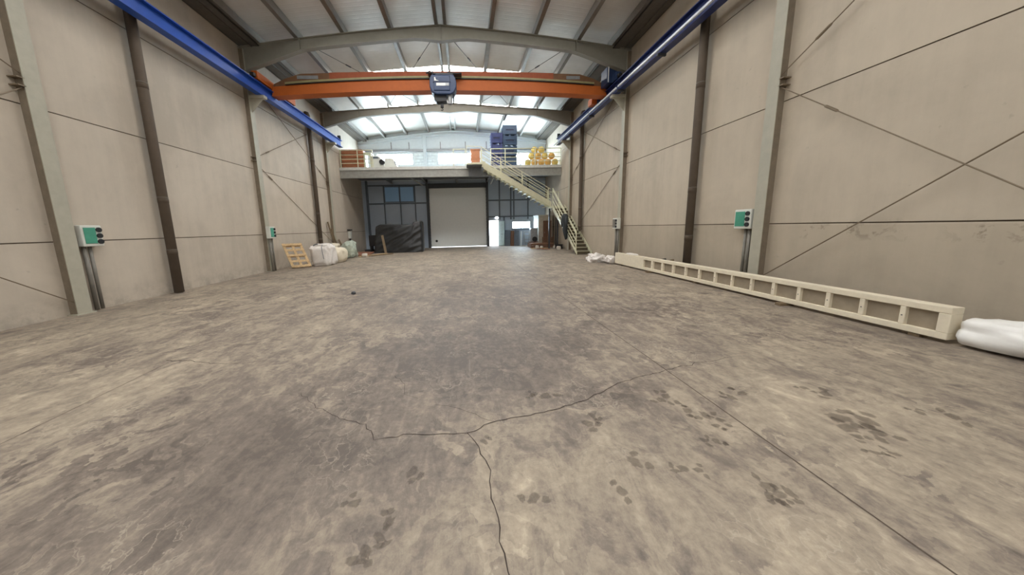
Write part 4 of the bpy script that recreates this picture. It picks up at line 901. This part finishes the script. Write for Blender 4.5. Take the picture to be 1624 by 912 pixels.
# long cream beam with pockets
BX0, BX1, BY0, BY1, BZ0, BZ1 = 6.0, 6.17, 3.17, 11.34, 0.05, 0.47
t = thing('long_beam', (6.1, 7.2, 0), 'very long cream moulded beam with a row of rectangular pockets lying along the right wall', 'beam')
pk = [(3.27, 3.545), (3.60, 3.96), (4.02, 4.38), (4.44, 4.81), (4.87, 5.25), (5.31, 5.70), (5.75, 6.16), (6.20, 6.60), (6.66, 7.08), (7.14, 7.55), (7.61, 8.02), (8.10, 8.48), (8.57, 8.96), (9.06, 9.46)]
mb = MB(); z0, z1 = BZ0+0.085, BZ1-0.085
mb.box(BX0, BX1, BY0, BY1, BZ0, z0).box(BX0, BX1, BY0, BY1, z1, BZ1)
edges = [BY0]+[v for p in pk for v in p]+[BY1]
for a, b in zip(edges[0::2], edges[1::2]): mb.box(BX0, BX1, a, b, z0, z1)
mb.build('frame', 'precast', t, 0.008)
MB().box(BX0+0.055, BX0+0.065, BY0+0.05, 9.5, z0-0.01, z1+0.01).build('back_sheet', 'backsheet', t)
mb = MB()
for a, b in zip(pk[:-1], pk[1:]): mb.cyl((BX0-0.001, (a[1]+b[0])/2, 0.26), (1, 0, 0), 0.008, 0.006, 8)
mb.build('pin_hole', 'doordark', t)
MB().box(BX0+0.02, BX1-0.02, BY1, BY1+0.02, BZ0+0.03, BZ1-0.05).build('end_cap', 'doordark', t)
o = None
for k, (y, lab) in enumerate(((3.45, 'wood bearer under the near end of the long cream beam'), (5.05, 'wood bearer under the long cream beam, second from the near end'), (7.25, 'wood bearer under the middle of the long cream beam'), (9.1, 'wood bearer under the long cream beam, second from the far end'), (11.0, 'wood bearer under the far end of the long cream beam'))):
    o = MB().box(BX0-(0.12 if k in (1, 3) else -0.02), BX1-0.02, y-0.05, y+0.05, 0.0, 0.05).build('bearer', 'plank', loc=(6.1, y, 0)); tag(o, lab, 'bearer', 'bearers under the long beam')
# plastic sheet at the near end, white sacks at the far end
def roll():
    mb = MB(); n = 36; rows = []
    for j in range(60):
        f = j/59; y = 3.12-f*2.6; r = []
        for k in range(n):
            a = 2*PI*k/n; rx, rz = 0.21+0.03*f, 0.20-0.04*f+0.015*math.sin(f*11)
            if j == 0: rx *= 0.8; rz *= 0.8
            nz = 0.93+0.30*noise.noise(Vector((f*5, math.cos(a)*1.6, math.sin(a)*1.6)))+0.22*abs(noise.noise(Vector((f*4+math.sin(a)*2, math.cos(a)*3, 7))))+0.08*noise.noise(Vector((f*22, math.cos(a)*4, math.sin(a)*4)))
            z = 0.18+rz*math.sin(a)*nz
            r.append(len(mb.v)); mb.v.append(Vector((6.18+0.10*f+rx*math.cos(a)*nz, y, max(z, 0.035))))
        rows.append(r)
    for a, b in zip(rows[:-1], rows[1:]):
        for k in range(n): mb.face(a[k], a[(k+1) % n], b[(k+1) % n], b[k])
    mb.face(*rows[0]); mb.face(*reversed(rows[-1])); return mb
t = thing('plastic_roll', (6.2, 2.0, 0), 'long white plastic sheeting bundle on the floor at the near end of the cream beam', 'plastic sheet')
roll().build('sheet', 'whitefilm', t, smooth=True)
for y in (2.6, 1.6): MB().box(6.05, 6.35, y-0.05, y+0.05, 0, 0.035).build('batten', 'plank', t)
o = MB().blob((5.72, 12.38, 0.12), (0.34, 0.38, 0.20), 2.2, 0.9, 0.5, 2.0, 0.0, 4, 0.2).build('white_bag', 'bag', loc=(5.72, 12.38, 0), smooth=True); tag(o, 'crumpled white bag on the floor at the foot of the stair', 'bag')
o = MB().blob((5.98, 11.62, 0.15), (0.19, 0.24, 0.15), 5.7, 0.7, 0.35, 2.2, 0.0, 4, 0.15).build('white_bag', 'bag', loc=(5.98, 11.62, 0), smooth=True); tag(o, 'small white bag touching the far end of the long cream beam', 'bag')
o = MB().blob((6.12, 10.35, 0.48), (0.09, 0.35, 0.045), 3.7, 0.9, 0.25, 2, 0.465, 3).build('plastic_scrap', 'bag', loc=(6.12, 10.35, 0.47), smooth=True); tag(o, 'white plastic scrap lying on top of the far part of the cream beam', 'scrap')
t = thing('scrap_metal', (6.6, 10.0, 0), 'dark scrap pieces on the floor between the cream beam and the wall', 'scrap')
MB().bar((6.5, 10.5, 0.04), (6.65, 9.3, 0.40), 0.06, 0.06).build('bar', 'doordark', t); MB().bar((6.6, 9.9, 0.05), (6.62, 8.9, 0.42), 0.07, 0.05).build('bar', 'plank', t)
MB().blob((6.6, 9.6, 0.14), (0.14, 0.4, 0.16), 2.5, 0.8, 0.4, 3, 0.0, 2).build('lump', 'doordark', t)
o = MB().blob((-2.86, 7.4, 0.03), (0.05, 0.06, 0.045), 1.5, 0.8, 0.3, 2, 0.0, 2).build('stone', 'doordark', loc=(-2.86, 7.4, 0)); tag(o, 'small dark stone alone on the open floor', 'stone')
